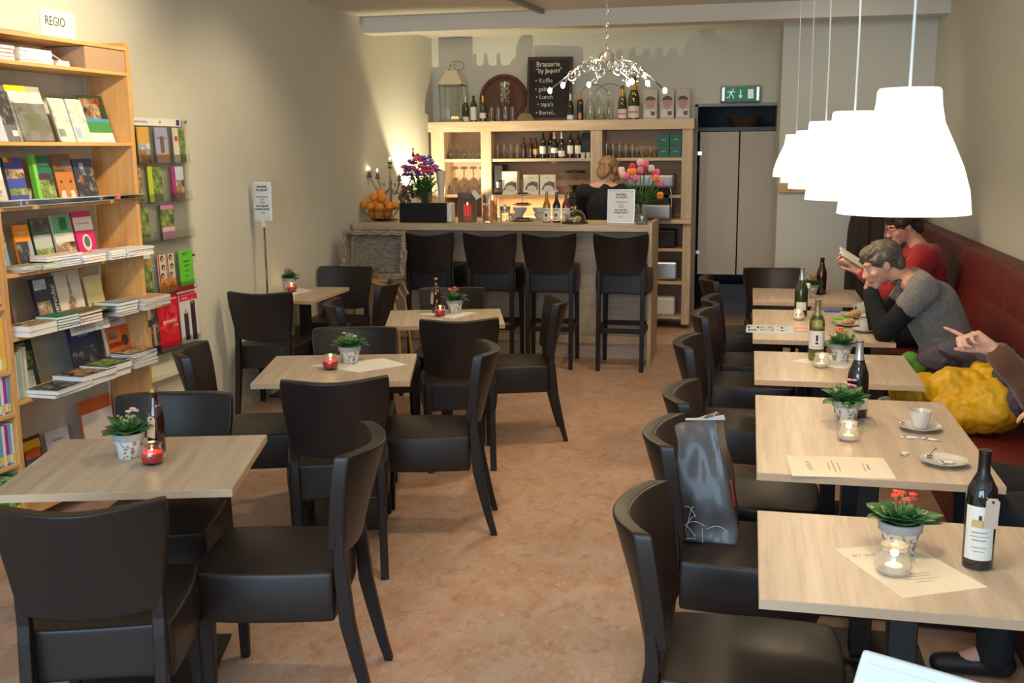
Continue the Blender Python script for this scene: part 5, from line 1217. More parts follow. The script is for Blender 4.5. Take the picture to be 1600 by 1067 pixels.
t = book(.405, 1.546, .135, .24, (.25, .10, .05), 'book with a fox face on its cover, third shelf', .014, -.10, 10, [(0, 1, .62, 1, (.22, .09, .06)), (0, 1, 0, .62, (.48, .17, .05)), (.2, .95, .70, .84, (.60, .56, .50)), (0, .6, .62, .69, (.10, .38, .06))])
g = MB(); g.prism([(-.055, .02), (-.03, 0), (.03, 0), (.055, .02), (.045, .055), (-.045, .055)], .0005, 'y', .001); obj('fox_cheeks', g, pm(.68, .60, .52), t)
obj('fox_muzzle', MB().prism([(-.018, .03), (-.008, .008), (.008, .008), (.018, .03), (.022, .09), (-.022, .09)], .0008, 'y', .0012), pm(.50, .19, .06), t)
for s_ in (-1, 1): obj('fox_eye', MB().lathe([(0, 0), (.008, 0), (.008, .001), (0, .001)], n=12).xf(Matrix.Translation((s_*.035, .0012, .10)) @ Euler((-PI/2, 0, 0)).to_matrix().to_4x4()), pm(.06, .05, .03), t)
obj('fox_nose', MB().ball((0, .002, .012), (.010, .002, .008), 10), M_INK, t)
book(.235, 1.546, .155, .215, (.05, .06, .11), 'dark blue book with horse riders photo, third shelf', .016, -.11, 10, [(.05, .95, .1, .75, PH_D), (.2, .4, .4, .6, (.62, .25, .12)), (.3, .5, .6, .9, (.35, .40, .58))])
for k, (x, w_, c_, d) in enumerate(((.89, .20, (.72, .70, .66), 'thick white book pile end, lying at the left of the third shelf'), (.68, .15, (.55, .56, .60), 'pale grey book lying before the green books'), (.52, .17, (.75, .76, .74), 'white book lying before the fox book'), (.33, .22, (.45, .60, .70), 'light blue book lying before the horse book'), (.07, .24, (.20, .25, .24), 'grey-green book lying at the right end of the third shelf'))):
    flat(x, -.02, 1.546, w_, .10, .028-.002*k, c_, d, rz=-2, page=False)
book(.19, 1.546, .022, .026, (.62, .16, .08), 'small red sticker block on the lying light blue book', .02, .033, 0, name='sticker', cat='sticker')
# fourth shelf (1.24)
book(.905, 1.241, .13, .20, (.22, .33, .55), 'pale blue book with a bird on its cover, fourth shelf', .014, -.11, 10, [(0, 1, .72, .95, (.68, .68, .68)), (0, 1, .55, .66, (.60, .30, .12)), (.2, .8, .05, .5, PH_S)])
book(.735, 1.241, .105, .21, (.80, .28, .02), 'orange book with dark tower photo, fourth shelf', .014, -.10, 10, [(0, .75, .12, .62, PH_D), (.75, 1, .12, .62, (.35, .36, .45))], [('Utrecht', .02, .5, .82, (.8, .75, .6), 0)])
book(.59, 1.241, .125, .235, (.03, .12, .05), 'green book with country house garden photo, fourth shelf', .014, -.11, 10, [(.05, .95, .7, .95, PH_D), (0, 1, .35, .64, (.42, .46, .44)), (0, 1, 0, .35, PH_G)])
book(.43, 1.241, .14, .24, (.60, .64, .58), 'white and green book with deer photo, fourth shelf', .014, -.11, 10, [(0, 1, .62, 1, (.12, .42, .18)), (.35, .75, .68, .95, (.04, .28, .12)), (0, 1, .03, .42, PH_B)])
t = book(.27, 1.241, .145, .25, (.60, .02, .16), 'bright pink book with an oval portrait, fourth shelf', .014, -.11, 10, [(0, 1, .60, .88, (.75, .70, .66))], [('Op de wandeling', .016, .5, .75, (.3, .05, .1), 0)])
obj('oval_portrait', MB().lathe([(0, 0), (.034, 0), (.034, .001), (0, .001)], n=24).xf(Matrix.Translation((0, .0005, .085)) @ Euler((-PI/2, 0, 0)).to_matrix().to_4x4() @ Matrix.Diagonal((1, 1.3, 1, 1))), pm(.65, .65, .63), t)
obj('portrait_head', MB().lathe([(0, 0), (.022, 0), (.022, .001), (0, .001)], n=20).xf(Matrix.Translation((0, .0014, .09)) @ Euler((-PI/2, 0, 0)).to_matrix().to_4x4() @ Matrix.Diagonal((1, 1.3, 1, 1))), pm(.13, .13, .13), t)
stack(4, .86, -.03, 1.241, .13, .10, .007, [(.45, .05, .07), (.2, .3, .12), (.7, .68, .6), (.30, .36, .25)], 'thin coloured booklet at the left of the fourth shelf', 'booklets at the left of the fourth shelf', 5)
stack(3, .73, -.02, 1.241, .10, .10, .008, [(.5, .55, .4), (.65, .66, .55)], 'thin greenish booklet before the orange book', 'booklets before the orange book', 4)
stack(3, .60, -.02, 1.241, .16, .10, .010, [(.2, .38, .62), (.30, .48, .68)], 'light blue booklet before the garden book', 'light blue booklets', 4)
stack(2, .60, -.05, 1.273, .26, .10, .012, [(.66, .52, .50)], 'pale pink book lying on the blue booklets', 'pale pink books', 2)
stack(3, .42, -.02, 1.241, .18, .11, .014, [(.72, .70, .70), (.66, .62, .64)], 'white book with grey cover before the deer book', 'white books before the deer book', 3, pan=(.62, .45, .45))
stack(4, .25, -.01, 1.241, .12, .12, .012, [(.74, .72, .72)], 'white book before the pink book', 'white books before the pink book', 3, pan=(.62, .42, .44))
stack(4, .07, -.005, 1.241, .22, .13, .011, [(.76, .74, .75)], 'white book at the right end of the fourth shelf', 'white books at the right end of the fourth shelf', 3)
# fifth shelf (.945)
book(.885, .946, .105, .205, (.13, .015, .03), 'maroon book at the left of the fifth shelf', .014, -.12, 10)
book(.60, .946, .155, .235, (.03, .035, .06), 'dark book with white vertical word and building photo, fifth shelf', .02, -.11, 10, [(.05, .65, .08, .5, PH_B), (.05, .6, .75, .97, PH_S)], [('parrendaal', .045, .86, .5, (.75, .76, .72), -PI/2)])
t = book(.415, .946, .185, .25, (.68, .60, .50), 'cream book with a church tower drawing, fifth shelf', .014, -.115, 10)
g = MB(); g.prism([(-.03, .02), (.03, .02), (.03, .09), (.012, .11), (.007, .19), (0, .235), (-.007, .19), (-.012, .11), (-.03, .09)], .001, 'y', .0006); obj('tower_drawing', g, PH_B, t)
book(.22, .946, .13, .20, (.68, .58, .26), 'pale yellow book with a church sketch, fifth shelf', .010, -.12, 10, [(.08, .3, .05, .3, (.3, .22, .15))])
stack(2, .87, 0, .946, .19, .13, .026, [(.72, .55, .12), (.66, .50, .30)], 'thick white-paged book with yellow edge, left of the fifth shelf', 'thick books on the fifth shelf', 2, pan=PH_B)
stack(5, .69, 0, .946, .15, .13, .0125, [(.01, .18, .09)], 'dark green book on the fifth shelf', 'dark green books on the fifth shelf', 2)
stack(3, .52, 0, .946, .17, .13, .014, [(.45, .14, .05), (.6, .3, .1), (.12, .07, .04)], 'brown book under the gold-framed cover', 'brown books on the fifth shelf', 3)
flat(.50, -.02, .992, .24, .15, .012, (.45, .25, .08), 'large book with gold-framed dark cover lying flat, fifth shelf', 4, pan=(.10, .09, .06))
flat(.37, .0, .978, .12, .13, .022, (.03, .04, .03), 'dark green-black book beside the gold-framed cover', 8, page=False)
stack(3, .235, .01, .965, .17, .13, .017, [(.10, .14, .17), (.25, .33, .5)], 'blue-black book before the pale yellow book', 'blue-black books on the fifth shelf', 2, pan=(.25, .34, .36))
stack(2, .235, .01, .946, .17, .13, .009, [(.2, .2, .2)], 'grey booklet under the blue-black books', 'grey booklets on the fifth shelf', 2)
stack(9, .02, .02, .950, .23, .16, .0065, [(.42, .24, .18), (.62, .56, .52), (.5, .42, .38)], 'brochure fanned over the right end of the fifth shelf', 'fanned brochures on the fifth shelf', 4, pan=(.46, .27, .16), dx=-.002, name='brochure', cat='brochure')
# sixth shelf (.645)
book(.785, .646, .165, .27, (.02, .05, .025), 'dark green magazine with pale writing, left of the sixth shelf', .01, -.12, 10, [(.2, .8, .02, .35, PH_W), (.1, .9, .4, .7, PH_G)], [('Kastelen', .026, .5, .85, (.6, .68, .3), 0)], name='magazine', cat='magazine')
for k, (x, c_) in enumerate(((.90, (.62, .62, .58)), (.925, (.55, .52, .3)), (.945, (.3, .5, .5)), (.965, (.70, .66, .6)))): book(x, .646, .016, .24-.01*k, c_, 'thin booklet spine at the left of the sixth shelf, %s from the right' % ORD[k], .14, -.03, 0, group='thin spines on the sixth shelf')
book(.33, .646, .22, .25, (.03, .04, .13), 'dark blue magazine with crowd photo, sixth shelf', .01, -.12, 10, [(0, 1, .05, .55, PH_D)], [('Nederland', .026, .5, .8, (.5, .55, .7), 0)], name='magazine', cat='magazine')
t = book(.095, .646, .22, .27, (.74, .70, .66), 'white and orange-red annual with tape reel cover at the right of the sixth shelf', .012, -.085, 10, [(.05, .93, .05, .78, (.72, .16, .03)), (.15, .45, .52, .68, (.5, .48, .42)), (.1, .6, .36, .46, (.55, .04, .03))], [('Cultureel Barok', .022, .42, .9, (.2, .1, .08), 0)], name='magazine', cat='magazine')
obj('reel_print', MB().lathe([(0, 0), (.03, 0), (.03, .001), (0, .001)], n=20).xf(Matrix.Translation((-.05, .0012, .125)) @ Euler((-PI/2, 0, 0)).to_matrix().to_4x4()), pm(.07, .04, .03), t)
stack(9, .13, .01, .646, .22, .14, .0088, [(.05, .05, .10), (.62, .62, .66)], 'glossy magazine piled at the right of the sixth shelf', 'magazine pile on the sixth shelf', 4, pan=PH_B, name='magazine', cat='magazine')
stack(7, .30, -.02, .646, .18, .14, .0088, [(.06, .06, .08), (.5, .5, .55)], 'dark magazine in the pile beside the glossy pile', 'dark magazine pile on the sixth shelf', 5, pan=PH_D, name='magazine', cat='magazine')
stack(2, .78, .04, .646, .27, .19, .018, [(.10, .09, .08), (.6, .6, .6)], 'large book lying at the left front of the sixth shelf', 'large books at the left front of the sixth shelf', 3, pan=PH_D)
stack(2, .565, .03, .646, .26, .18, .030, [(.08, .08, .14)], 'thick book with white pages in the middle of the sixth shelf', 'thick books in the middle of the sixth shelf', 3, pan=PH_B)
stack(2, .40, .03, .647, .20, .17, .034, [(.04, .045, .04)], 'thick dark book with green picture on the sixth shelf', 'thick dark books on the sixth shelf', 3, pan=PH_G)
# bottom shelf
book(.20, .101, .26, .37, (.62, .12, .03), 'large orange-red and white poster book leaning on the bottom shelf', .01, -.18, 6, [(.03, 1, 0, .80, (.76, .72, .66)), (.05, 1, .0, .10, (.05, .06, .25))], [('HOLLAND', .075, .5, .16, (.80, .30, .04), 0)])
book(.50, .101, .17, .27, (.66, .64, .72), 'white leaflet with small print on the bottom shelf', .006, -.2, 6, [], [('Wandelingen', .018, .5, .8, (.15, .12, .25), 0)], name='leaflet', cat='leaflet')
book(.69, .101, .13, .28, (.10, .04, .02), 'dark comic album with red and yellow title on the bottom shelf', .01, -.2, 6, [(.05, .95, .75, .93, (.75, .50, .04)), (.1, .9, .6, .78, (.62, .10, .03)), (.1, .9, .05, .58, (.04, .12, .35))])
book(.83, .101, .11, .28, (.12, .10, .11), 'dark grey magazine at the left of the bottom shelf', .01, -.2, 6, [(.1, .6, .5, .9, PH_D), (.1, .9, .1, .4, (.5, .6, .75))])
# left bay: spines
rd = random.Random(33); cols = [(.45, .02, .30), (.05, .22, .06), (.70, .62, .10), (.72, .72, .70), (.10, .40, .15), (.62, .12, .05), (.15, .35, .55), (.30, .50, .10), (.8, .45, .1)]
nmz = {1.70: 'fourth', 1.38: 'fifth', 1.10: 'sixth', .80: 'seventh', .60: 'eighth', .36: 'ninth', .10: 'lowest'}
for (z, h) in ((1.38, .14), (1.10, .23), (.80, .26), (.60, .20), (.36, .21), (.10, .22)):
    x = 1.03
    k = 0
    while k < (6):
        tw = rd.uniform(.014, .028); c_ = cols[(k*3+int(z*10)) % 9]
        if z == 1.10: c_ = (.42, .02, .28) if k == 0 else c_
        book(x+tw/2+.001, z+.0, tw, h*rd.uniform(.88, 1), c_, 'book spine in the left bay, %s row, %s from the right' % (nmz[z], ORD[k]), .16, -.02, 0, group='book spines in the left bay', panels=[(.0, 1, .05, .25, W1 if k % 2 else (.75, .6, .1))])
        x += tw+.003; k += 1

# ================================================================ BROCHURE RACK
t = T('brochure_rack', 'clear acrylic wall rack with rows of brochure pockets right of the bookcase', 'brochure rack', bw_(0, -.285, 0), BA)
obj('back_plate', MB().box(-.955, -.36, -.004, 0, 1.13, 1.99), M_ACRYL, t); obj('back_plate', MB().box(-.93, -.36, -.004, 0, .52, 1.12), M_ACRYL, t)
obj('header_strip', MB().box(-.90, -.36, .0, .002, 1.945, 1.99), M_PAPER, t)
text('lettering', 'utrecht heuvelrug', .022, pm(.1, .25, .6), t, (-.49, .0024, 1.968), rot=(PI/2, 0, PI), sx=.8)
obj('header_badge', MB().box(-.885, -.85, .002, .003, 1.95, 1.985), pm(.05, .05, .25), t)
obj('header_leaf', MB().lathe([(0, 0), (.009, 0), (.009, .001), (0, .001)], n=12).xf(Matrix.Translation((-.68, .002, 1.967)) @ Euler((-PI/2, 0, 0)).to_matrix().to_4x4()), pm(.15, .5, .08), t)
for z in (1.725, 1.495, 1.265, .94, .585):
    obj('ledge', MB().box(-.925, -.36, 0, .035, z-.006, z), M_ACRYL, t); obj('pocket_front', MB().box(-.925, -.36, .032, .035, z, z+.055), M_ACRYL, t)
for z in (1.725, 1.495, 1.265):
    for x in (-.36, -.55, -.75, -.925): obj('divider', MB().box(x-.0015, x+.0015, 0, .034, z, z+.06), M_ACRYL, t)
for (x, z) in ((-.945, 1.975), (-.945, 1.14), (-.37, 1.975), (-.915, 1.10), (-.915, .54)): obj('mounting_stud', MB().lathe([(0, 0), (.009, 0), (.009, .012), (0, .012)], n=12).xf(Matrix.Translation((x, 0, z)) @ Euler((-PI/2, 0, 0)).to_matrix().to_4x4()), M_STEEL, t)
def broch(xl, xr, z0, z1, col, label, panels=(), txt=None, y=.02, th=.008):
    t = T('brochure', label, 'brochure', bw_((xl+xr)/2, -.285+y, z0+.001)); t.rotation_euler = (R(2), 0, BA)
    w_ = abs(xr-xl); h = z1-z0
    obj('cover', MB().box(-w_/2, w_/2, -th/2, th/2, 0, h), pm(*col) if not isinstance(col, bpy.types.Material) else col, t)
    for (u0, u1, v0, v1, c_) in panels: obj('cover_picture', MB().box(w_/2-u1*w_, w_/2-u0*w_, th/2, th/2+.0008, v0*h, v1*h), c_ if isinstance(c_, bpy.types.Material) else pm(*c_), t)
    for (b, s_, u, v, c_, rr) in (txt or []): text('lettering', b, s_, pm(*c_), t, (w_/2-u*w_, th/2+.001, v*h), rot=(PI/2, rr, PI), sx=.8, depth=.0002)
broch(-.535, -.43, 1.725, 1.935, (.72, .40, .08), 'orange-topped brochure, first in the top row of the wall rack', [(0, 1, 0, .38, PH_B), (0, 1, .38, .55, PH_S)])
broch(-.725, -.60, 1.725, 1.935, (.36, .38, .55), 'brochure with a windmill, middle of the top rack row', [(0, 1, 0, .28, (.50, .32, .20)), (.35, .65, .28, .75, (.18, .11, .09)), (.1, .9, .68, .72, (.25, .2, .2))])
broch(-.84, -.785, 1.725, 1.935, (.70, .62, .56), 'narrow pale brochure with red dot, top rack row', [(.2, .8, .62, .76, (.6, .06, .04))])
broch(-.905, -.845, 1.725, 1.93, PH_G, 'green landscape brochure at the right of the top rack row')
broch(-.435, -.38, 1.495, 1.70, PH_B, 'brown brochure at the left of the second rack row')
broch(-.545, -.505, 1.495, 1.71, (.50, .60, .04), 'yellow-green brochure in the second rack row'); broch(-.635, -.55, 1.495, 1.70, PH_G, 'woodland brochure beside the yellow-green one')
broch(-.775, -.745, 1.495, 1.70, (.42, .04, .20), 'narrow magenta brochure in the second rack row'); broch(-.865, -.78, 1.495, 1.70, PH_B, 'heathland brochure at the right of the second rack row', [(0, 1, .6, 1, (.5, .62, .75))])
broch(-.475, -.385, 1.285, 1.465, PH_G, 'meadow brochure at the left of the third rack row', [(0, 1, 0, .06, (.2, .5, .05))]); broch(-.735, -.605, 1.265, 1.47, PH_G, 'garden brochure with a pink lower half, third rack row', [(0, 1, 0, .35, (.68, .36, .56)), (0, 1, .88, 1, (.55, .2, .4))])
broch(-.47, -.385, .94, 1.24, PH_G, 'tall dark green and white brochure at the left of the fourth rack row', [(0, 1, .75, 1, (.66, .64, .7)), (0, 1, 0, .06, W1), (.5, 1, .62, .7, (.6, .2, .05))])
for k, xl in enumerate((-.62, -.71)):
    broch(xl, xl+.075, .945, 1.175, (.62, .56, .48), 'narrow brochure with round portraits, %s of two' % ['left', 'right'][k], [(0, 1, 0, .35, (.60, .22, .04)), (.3, .7, .04, .25, (.05, .03, .03)), (0, .12, 0, 1, (.35, .04, .03))])
    for j, (u, v) in enumerate(((.5, .9), (.6, .66), (.42, .44))):
        o_ = [o for o in C.objects if o.get('label', '').startswith('narrow brochure with round')][-1]
        obj('portrait_dot', MB().lathe([(0, 0), (.018, 0), (.018, .001), (0, .001)], n=14).xf(Matrix.Translation((.0375-u*.075, .005, v*.23)) @ Euler((-PI/2, 0, 0)).to_matrix().to_4x4()), pm(.06, .04, .04), o_)
        obj('portrait_face', MB().lathe([(0, 0), (.011, 0), (.011, .001), (0, .001)], n=14).xf(Matrix.Translation((.0375-u*.075, .0062, v*.23-.004)) @ Euler((-PI/2, 0, 0)).to_matrix().to_4x4()), pm(.55, .30, .20), o_)
broch(-.91, -.765, .96, 1.18, (.14, .55, .05), 'bright green flyer with black lettering in the wall rack', [], [('HERFST', .022, .4, .9, (.02, .05, .02), 0), ('MUZIEK EN', .016, .5, .68, (.02, .05, .02), 0), ('THEATER', .016, .5, .56, (.02, .05, .02), 0), ('vrij entree', .014, .5, .42, (.02, .05, .02), 0), ('zondag', .013, .45, .28, (.02, .05, .02), 0)])
broch(-.475, -.36, .76, .925, PH_D, 'black and white people brochure, upper of two at the lower left', [(.3, .7, .2, .8, (.45, .30, .22))], y=.010)
broch(-.50, -.36, .585, .80, PH_D, 'black and white people brochure, lower of two at the lower left', [(.2, .4, .2, .8, (.48, .32, .24)), (.55, .75, .25, .85, (.45, .3, .22))], y=.026)
broch(-.715, -.51, .60, .925, (.62, .015, .03), 'large red agnietenhof brochure in the bottom rack row', [(.05, .95, .25, .9, mat('red_print', (.50, .01, .02), .45, vary=[((20, 20, 20), (.75, .05, .08), .45, .6)])), (.0, 1, .9, .93, (.7, .3, .3))], [('agnietenhof', .038, .55, .5, (.85, .80, .80), 0), ('1314', .034, .82, .40, (.8, .5, .5), 0)])
broch(-.925, -.73, .745, .96, (.66, .03, .07), 'red and white brochure behind the photo brochure at the rack lower right', [(0, 1, .78, .84, (.8, .76, .78))], y=.010)
broch(-.925, -.73, .60, .90, (.66, .63, .70), 'white brochure with red heading and figures in black, rack lower right', [(0, 1, .88, 1, (.62, .03, .07)), (.18, .42, .05, .62, (.04, .03, .04)), (.58, .84, .02, .85, (.04, .03, .04)), (.64, .76, .80, .92, (.5, .34, .28)), (.24, .36, .60, .70, (.5, .34, .28))], [('Zwaneberg', .016, .3, .94, (.85, .8, .8), 0)], y=.028)
s_ = T('lower_ledge', 'white narrow ledge on the wall below the brochure rack', 'ledge', bw_(-.6, -.262, .43), BA); obj('board', MB().box(-.33, .33, -.004, .03, 0, .035), M_WALL2, s_, bevel=.002)
# ================================================================ PEOPLE
SKIN = mat('skin', (.60, .33, .23), .5, sss=.15, vary=[((12, 12, 12), (.52, .25, .17), .5, .75)])
def head_parts(hm, t_body_mb):
    # head in local frame: face towards +Y, z up, origin between the ears
    k = len(t_body_mb.v); m = t_body_mb
    m.ball((0, -.012, .035), (.074, .094, .085), 20)
    m.ball((0, .030, -.020), (.060, .064, .080), 18)
    m.cone((0, .045, -.055), (0, .072, -.092), .042, .022)
    m.cone((0, .090, .018), (0, .112, -.022), .008, .013)
    m.ball((0, .100, -.026), (.018, .012, .009), 10)
    m.ball((0, .082, -.055), (.026, .018, .010), 10)
    m.ball((0, .074, .032), (.056, .022, .012), 12)
    for s in (-1, 1):
        m.ball((s*.032, .070, .006), (.017, .014, .013), 12)
        m.ball((s*.040, .062, -.022), (.024, .024, .022), 12)
        m.ball((s*.076, -.004, -.004), (.010, .020, .031), 12, rot=(0, 0, s*.3))
    m.xf(hm, k)
def face_details(t, hm, glasses=None, brow=(.08, .05, .04)):
    for s in (-1, 1):
        e = MB().ball((s*.031, .0795, .008), (.011, .0085, .0055), 12); e.xf(hm); o = obj('eye', e, mat('eye_white', (.75, .72, .68), .2), t)
        p = MB().ball((s*.031, .0872, .008), (.0045, .0025, .0045), 10); p.xf(hm); obj('iris', p, mat('iris', (.05, .04, .035), .2), o)
        b = MB().tube([(s*.012, .094, .030), (s*.032, .094, .036), (s*.052, .080, .031)], [.003, .004, .002], 6); b.xf(hm); obj('eyebrow', b, mat('brow%.2f' % brow[0], brow, .8), t)
    l = MB().ball((0, .097, -.054), (.022, .006, .0045), 10).ball((0, .095, -.062), (.018, .006, .005), 10); l.xf(hm); obj('lips', l, mat('lips', (.45, .16, .13), .45), t)
    if glasses:
        g = MB()
        for s in (-1, 1):
            g.tube([(s*.034+.025*math.cos(a), .104, .006+.017*math.sin(a)) for a in [2*PI*i/20 for i in range(20)]], .0022, 6, closed=True)
            g.tube([(s*.059, .102, .012), (s*.078, .06, .012), (s*.080, -.005, .008)], .0022, 6)
        g.tube([(-.009, .105, .010), (.009, .105, .010)], .0022, 6); g.xf(hm); obj('glasses', g, glasses, t)
def hand(m, hm, side=1, curl=(.35, .4, .45, .5), thumb=.5, splay=.05, base=None):
    # wrist at origin, fingers to +Y, palm faces -Z, thumb on side*X
    k = len(m.v)
    mcp = [(.030, .088), (.010, .093), (-.010, .089), (-.028, .080)]
    for (x, y) in mcp: m.cone((x*.55*side, .008, 0), (x*side, y, 0), .014, .0115)
    m.ball((0, .045, -.004), (.038, .048, .014), 14)
    m.ball((side*.022, .030, -.010), (.018, .028, .015), 12)
    L3 = [(.044, .025, .021), (.049, .029, .022), (.045, .027, .021), (.035, .021, .019)]
    for i, ((x, y), ls) in enumerate(zip(mcp, L3)):
        p = Vector((x*side, y, 0)); c_ = curl[i] if not isinstance(curl[i], tuple) else None; ang = 0
        cs = curl[i] if isinstance(curl[i], tuple) else (curl[i], curl[i]*1.15, curl[i]*.8)
        rr = [.0095, .0085, .0078, .0066]
        if i == 3: rr = [q*.88 for q in rr]
        az = side*(x*splay*18)
        for j in range(3):
            ang += cs[j]
            d = Vector((math.sin(az)*math.cos(ang), math.cos(az)*math.cos(ang), -math.sin(ang)))
            q = p+d*ls[j]; m.cone(p, q, rr[j], rr[j+1], 10); p = q
    p = Vector((side*.026, .026, -.008)); a0 = thumb
    for j, (l, r0, r1) in enumerate(((.038, .0135, .0105), (.030, .0105, .0092), (.025, .0092, .0072))):
        d = Vector((side*math.cos(a0+.25*j)*.8, math.sin(a0+.25*j), -.35-.1*j)).normalized(); q = p+d*l; m.cone(p, q, r0, r1, 10); p = q
    m.xf(hm, k)
def frame_m(o, y, z):     # matrix with +Y along y, +Z near z
    y = Vector(y).normalized(); z = Vector(z); x = y.cross(z).normalized(); z = x.cross(y)
    m = Matrix((x, y, z)).transposed().to_4x4(); m.translation = Vector(o); return m

# ---- grey-haired woman leaning on the fourth table (faces -X)
t = T('person', 'person with short grey hair in grey short-sleeved sweater, leaning chin on hand', 'person', (1.08, 5.98, 0))
t.location = (0, 0, 0)
P = dict(pel=(1.14, 6.02, .56), wst=(1.07, 6.0, .74), ch=(.975, 5.97, .93), nk=(.84, 5.97, 1.08), shL=(.905, 5.79, 1.045), shR=(.91, 6.15, 1.03),
         elL=(.735, 5.89, .795), wrL=(.655, 5.98, 1.035), elR=(.73, 6.16, .79), wrR=(.66, 6.06, 1.02), hpL=(1.12, 5.93, .54), hpR=(1.12, 6.12, .54), knL=(.73, 5.90, .56), knR=(.73, 6.14, .56), anL=(.75, 5.9, .09), anR=(.75, 6.14, .09))
hm = frame_m((.715, 5.965, 1.155), (-.90, -.12, -.40), (-.40, 0, .92))
def body(P, hm, hands, skin=SKIN, t=None, hp=True):
    b = MB()
    b.chain([P['pel'], P['wst'], P['ch'], P['nk']], [.125, .115, .125, .060]); b.chain([P['nk'], tuple(hm @ Vector((0, -.03, -.05)))], [.055, .052])
    for s in 'LR':
        b.chain([P['nk'], P['sh'+s], P['el'+s], P['wr'+s]], [.06, .060, .040, .026])
        b.chain([P['pel'], P['hp'+s], P['kn'+s], P['an'+s]], [.10, .088, .058, .038])
        a = Vector(P['an'+s]); b.cone(a, a+Vector((P.get('foot', (-.15, 0, -.05)))), .036, .028)
    head_parts(hm, b)
    for h in hands: hand(b, *h)
    return fuse('body', b, skin, t, .0055, 3)
hl = frame_m(P['wrL'], (.06, .06, .17), (.9, .3, .1))
hl = frame_m(P['wrL'], (.55, -.05, .55), (-.6, -.3, .8))
hr = frame_m(P['wrR'], (-.1, -.35, .6), (-.9, 0, .1))
body(P, hm, [(hl, -1, ((.25, .5, .3), (.3, .6, .4), (.5, .8, .5), (.6, .9, .5)), .6), (hr, 1, (.6, .7, .8, .9), .6)], t=t)
face_details(t, hm, None, (.22, .19, .17))
sw = MB(); sw.chain([(1.15, 6.02, .52), P['pel'], P['wst'], P['ch'], (.885, 5.97, 1.055)], [.150, .150, .145, .150, .090])
sw.cone((1.05, 5.94, .70), (1.08, 6.06, .70), .13, .13)
for s in 'LR':
    e = Vector(P['sh'+s])*.66+Vector(P['el'+s])*.34
    sw.chain([(.90, 5.97, 1.05), P['sh'+s], tuple(e)], [.085, .082, .070])
fuse('sweater', sw, mat('grey_wool', (.165, .155, .145), .95, bump=(260, 1.0), vary=[((90, 90, 90), (.24, .225, .21), .45, .6)], sheen=.2), t, .008, 5, .08, .014)
sl = MB()
for s in 'LR':
    e = Vector(P['sh'+s])*.85+Vector(P['el'+s])*.15; wv_ = Vector(P['el'+s])*.12+Vector(P['wr'+s])*.88
    sl.chain([tuple(e), P['el'+s], tuple(wv_)], [.066, .056, .038])
fuse('black_sleeves', sl, mat('black_knit', (.008, .008, .010), .9), t, .006, 4, .05, .010)
hc = MB(); hc.ball((0, -.022, .045), (.087, .103, .088), 20); hc.ball((0, .048, .088), (.066, .045, .035), 14); hc.ball((0, -.075, -.01), (.070, .045, .065), 14)
for s in (-1, 1): hc.ball((s*.070, .018, .040), (.020, .035, .035), 12)
rd = random.Random(4)
for k in range(60):
    v = Vector((rd.gauss(0, 1), rd.gauss(0, 1)-.2, abs(rd.gauss(0, 1))+.1)).normalized(); c_ = Vector((v.x*.080, v.y*.098-.015, v.z*.082+.046)); d_ = (v*.25+Vector((0, .8, -.35*abs(v.x)))).normalized(); hc.cone(c_, c_+d_*.03, .009, .003, 6)
hc.xf(hm); fuse('hair', hc, mat('grey_brown_hair', (.075, .062, .052), .6, bump=((300, 300, 60), 1.0), vary=[((40, 40, 40), (.20, .165, .125), .48, .66)]), t, .005, 1)
tr = MB()
for s in 'LR': tr.chain([P['pel'], P['hp'+s], P['kn'+s], (P['an'+s][0], P['an'+s][1], .07)], [.12, .100, .072, .060])
fuse('trousers', tr, mat('dark_trousers', (.015, .017, .025), .8), t, .008, 3, .08, .01)
for s in 'LR':
    a = Vector(P['an'+s]); obj('shoe', MB().cone(a+Vector((.03, 0, -.045)), a+Vector((-.17, 0, -.055)), .044, .034), M_BLK2, t)
sc = MB(); cpts = [(.86+.075*math.cos(a), 5.97+.085*math.sin(a), 1.085+.02*math.cos(a)) for a in [2*PI*i/16 for i in range(17)]]
sc.chain(cpts, [.020]*17, 8); sc.cone((.81, 5.94, 1.08), (.80, 5.93, .98), .024, .02); fuse('scarf', sc, mat('speckled_scarf', (.16, .14, .15), .9, vary=[((60, 60, 60), (.03, .03, .04), .5, .55)]), t, .005, 2, .03, .012)
rg = MB().tube([(P['wrL'][0]+.028*math.cos(a), P['wrL'][1]+.028*math.sin(a), P['wrL'][2]-.008) for a in [2*PI*i/16 for i in range(16)]], .003, 6, closed=True); obj('bracelet', rg, mat('blue_bead', (.25, .35, .5), .3), t)

# ---- woman in red with a book, at the farthest table
t = T('person', 'person with dark curly hair and red glasses in red jacket, reading a book', 'person', (0, 0, 0))
P = dict(pel=(1.20, 7.45, .56), wst=(1.19, 7.42, .74), ch=(1.16, 7.40, .94), nk=(1.09, 7.38, 1.15), shL=(1.13, 7.21, 1.08), shR=(1.12, 7.56, 1.07), elL=(.92, 7.16, .85), wrL=(.73, 7.25, .97), elR=(.90, 7.60, .84), wrR=(.72, 7.44, .98), hpL=(1.18, 7.36, .54), hpR=(1.18, 7.54, .54), knL=(.76, 7.34, .56), knR=(.76, 7.58, .56), anL=(.78, 7.34, .09), anR=(.78, 7.58, .09))
hm = frame_m((1.0, 7.37, 1.262), (-.88, -.25, -.36), (-.36, -.05, .92))
hl = frame_m(P['wrL'], (-.5, .2, .6), (.5, -.7, .5)); hr = frame_m(P['wrR'], (-.5, -.2, .6), (.4, .7, .4))
body(P, hm, [(hl, -1, (.5, .55, .6, .65), .9), (hr, 1, (.5, .55, .6, .65), .9)], t=t)
face_details(t, hm, mat('red_glasses', (.45, .02, .03), .3), (.04, .025, .02))
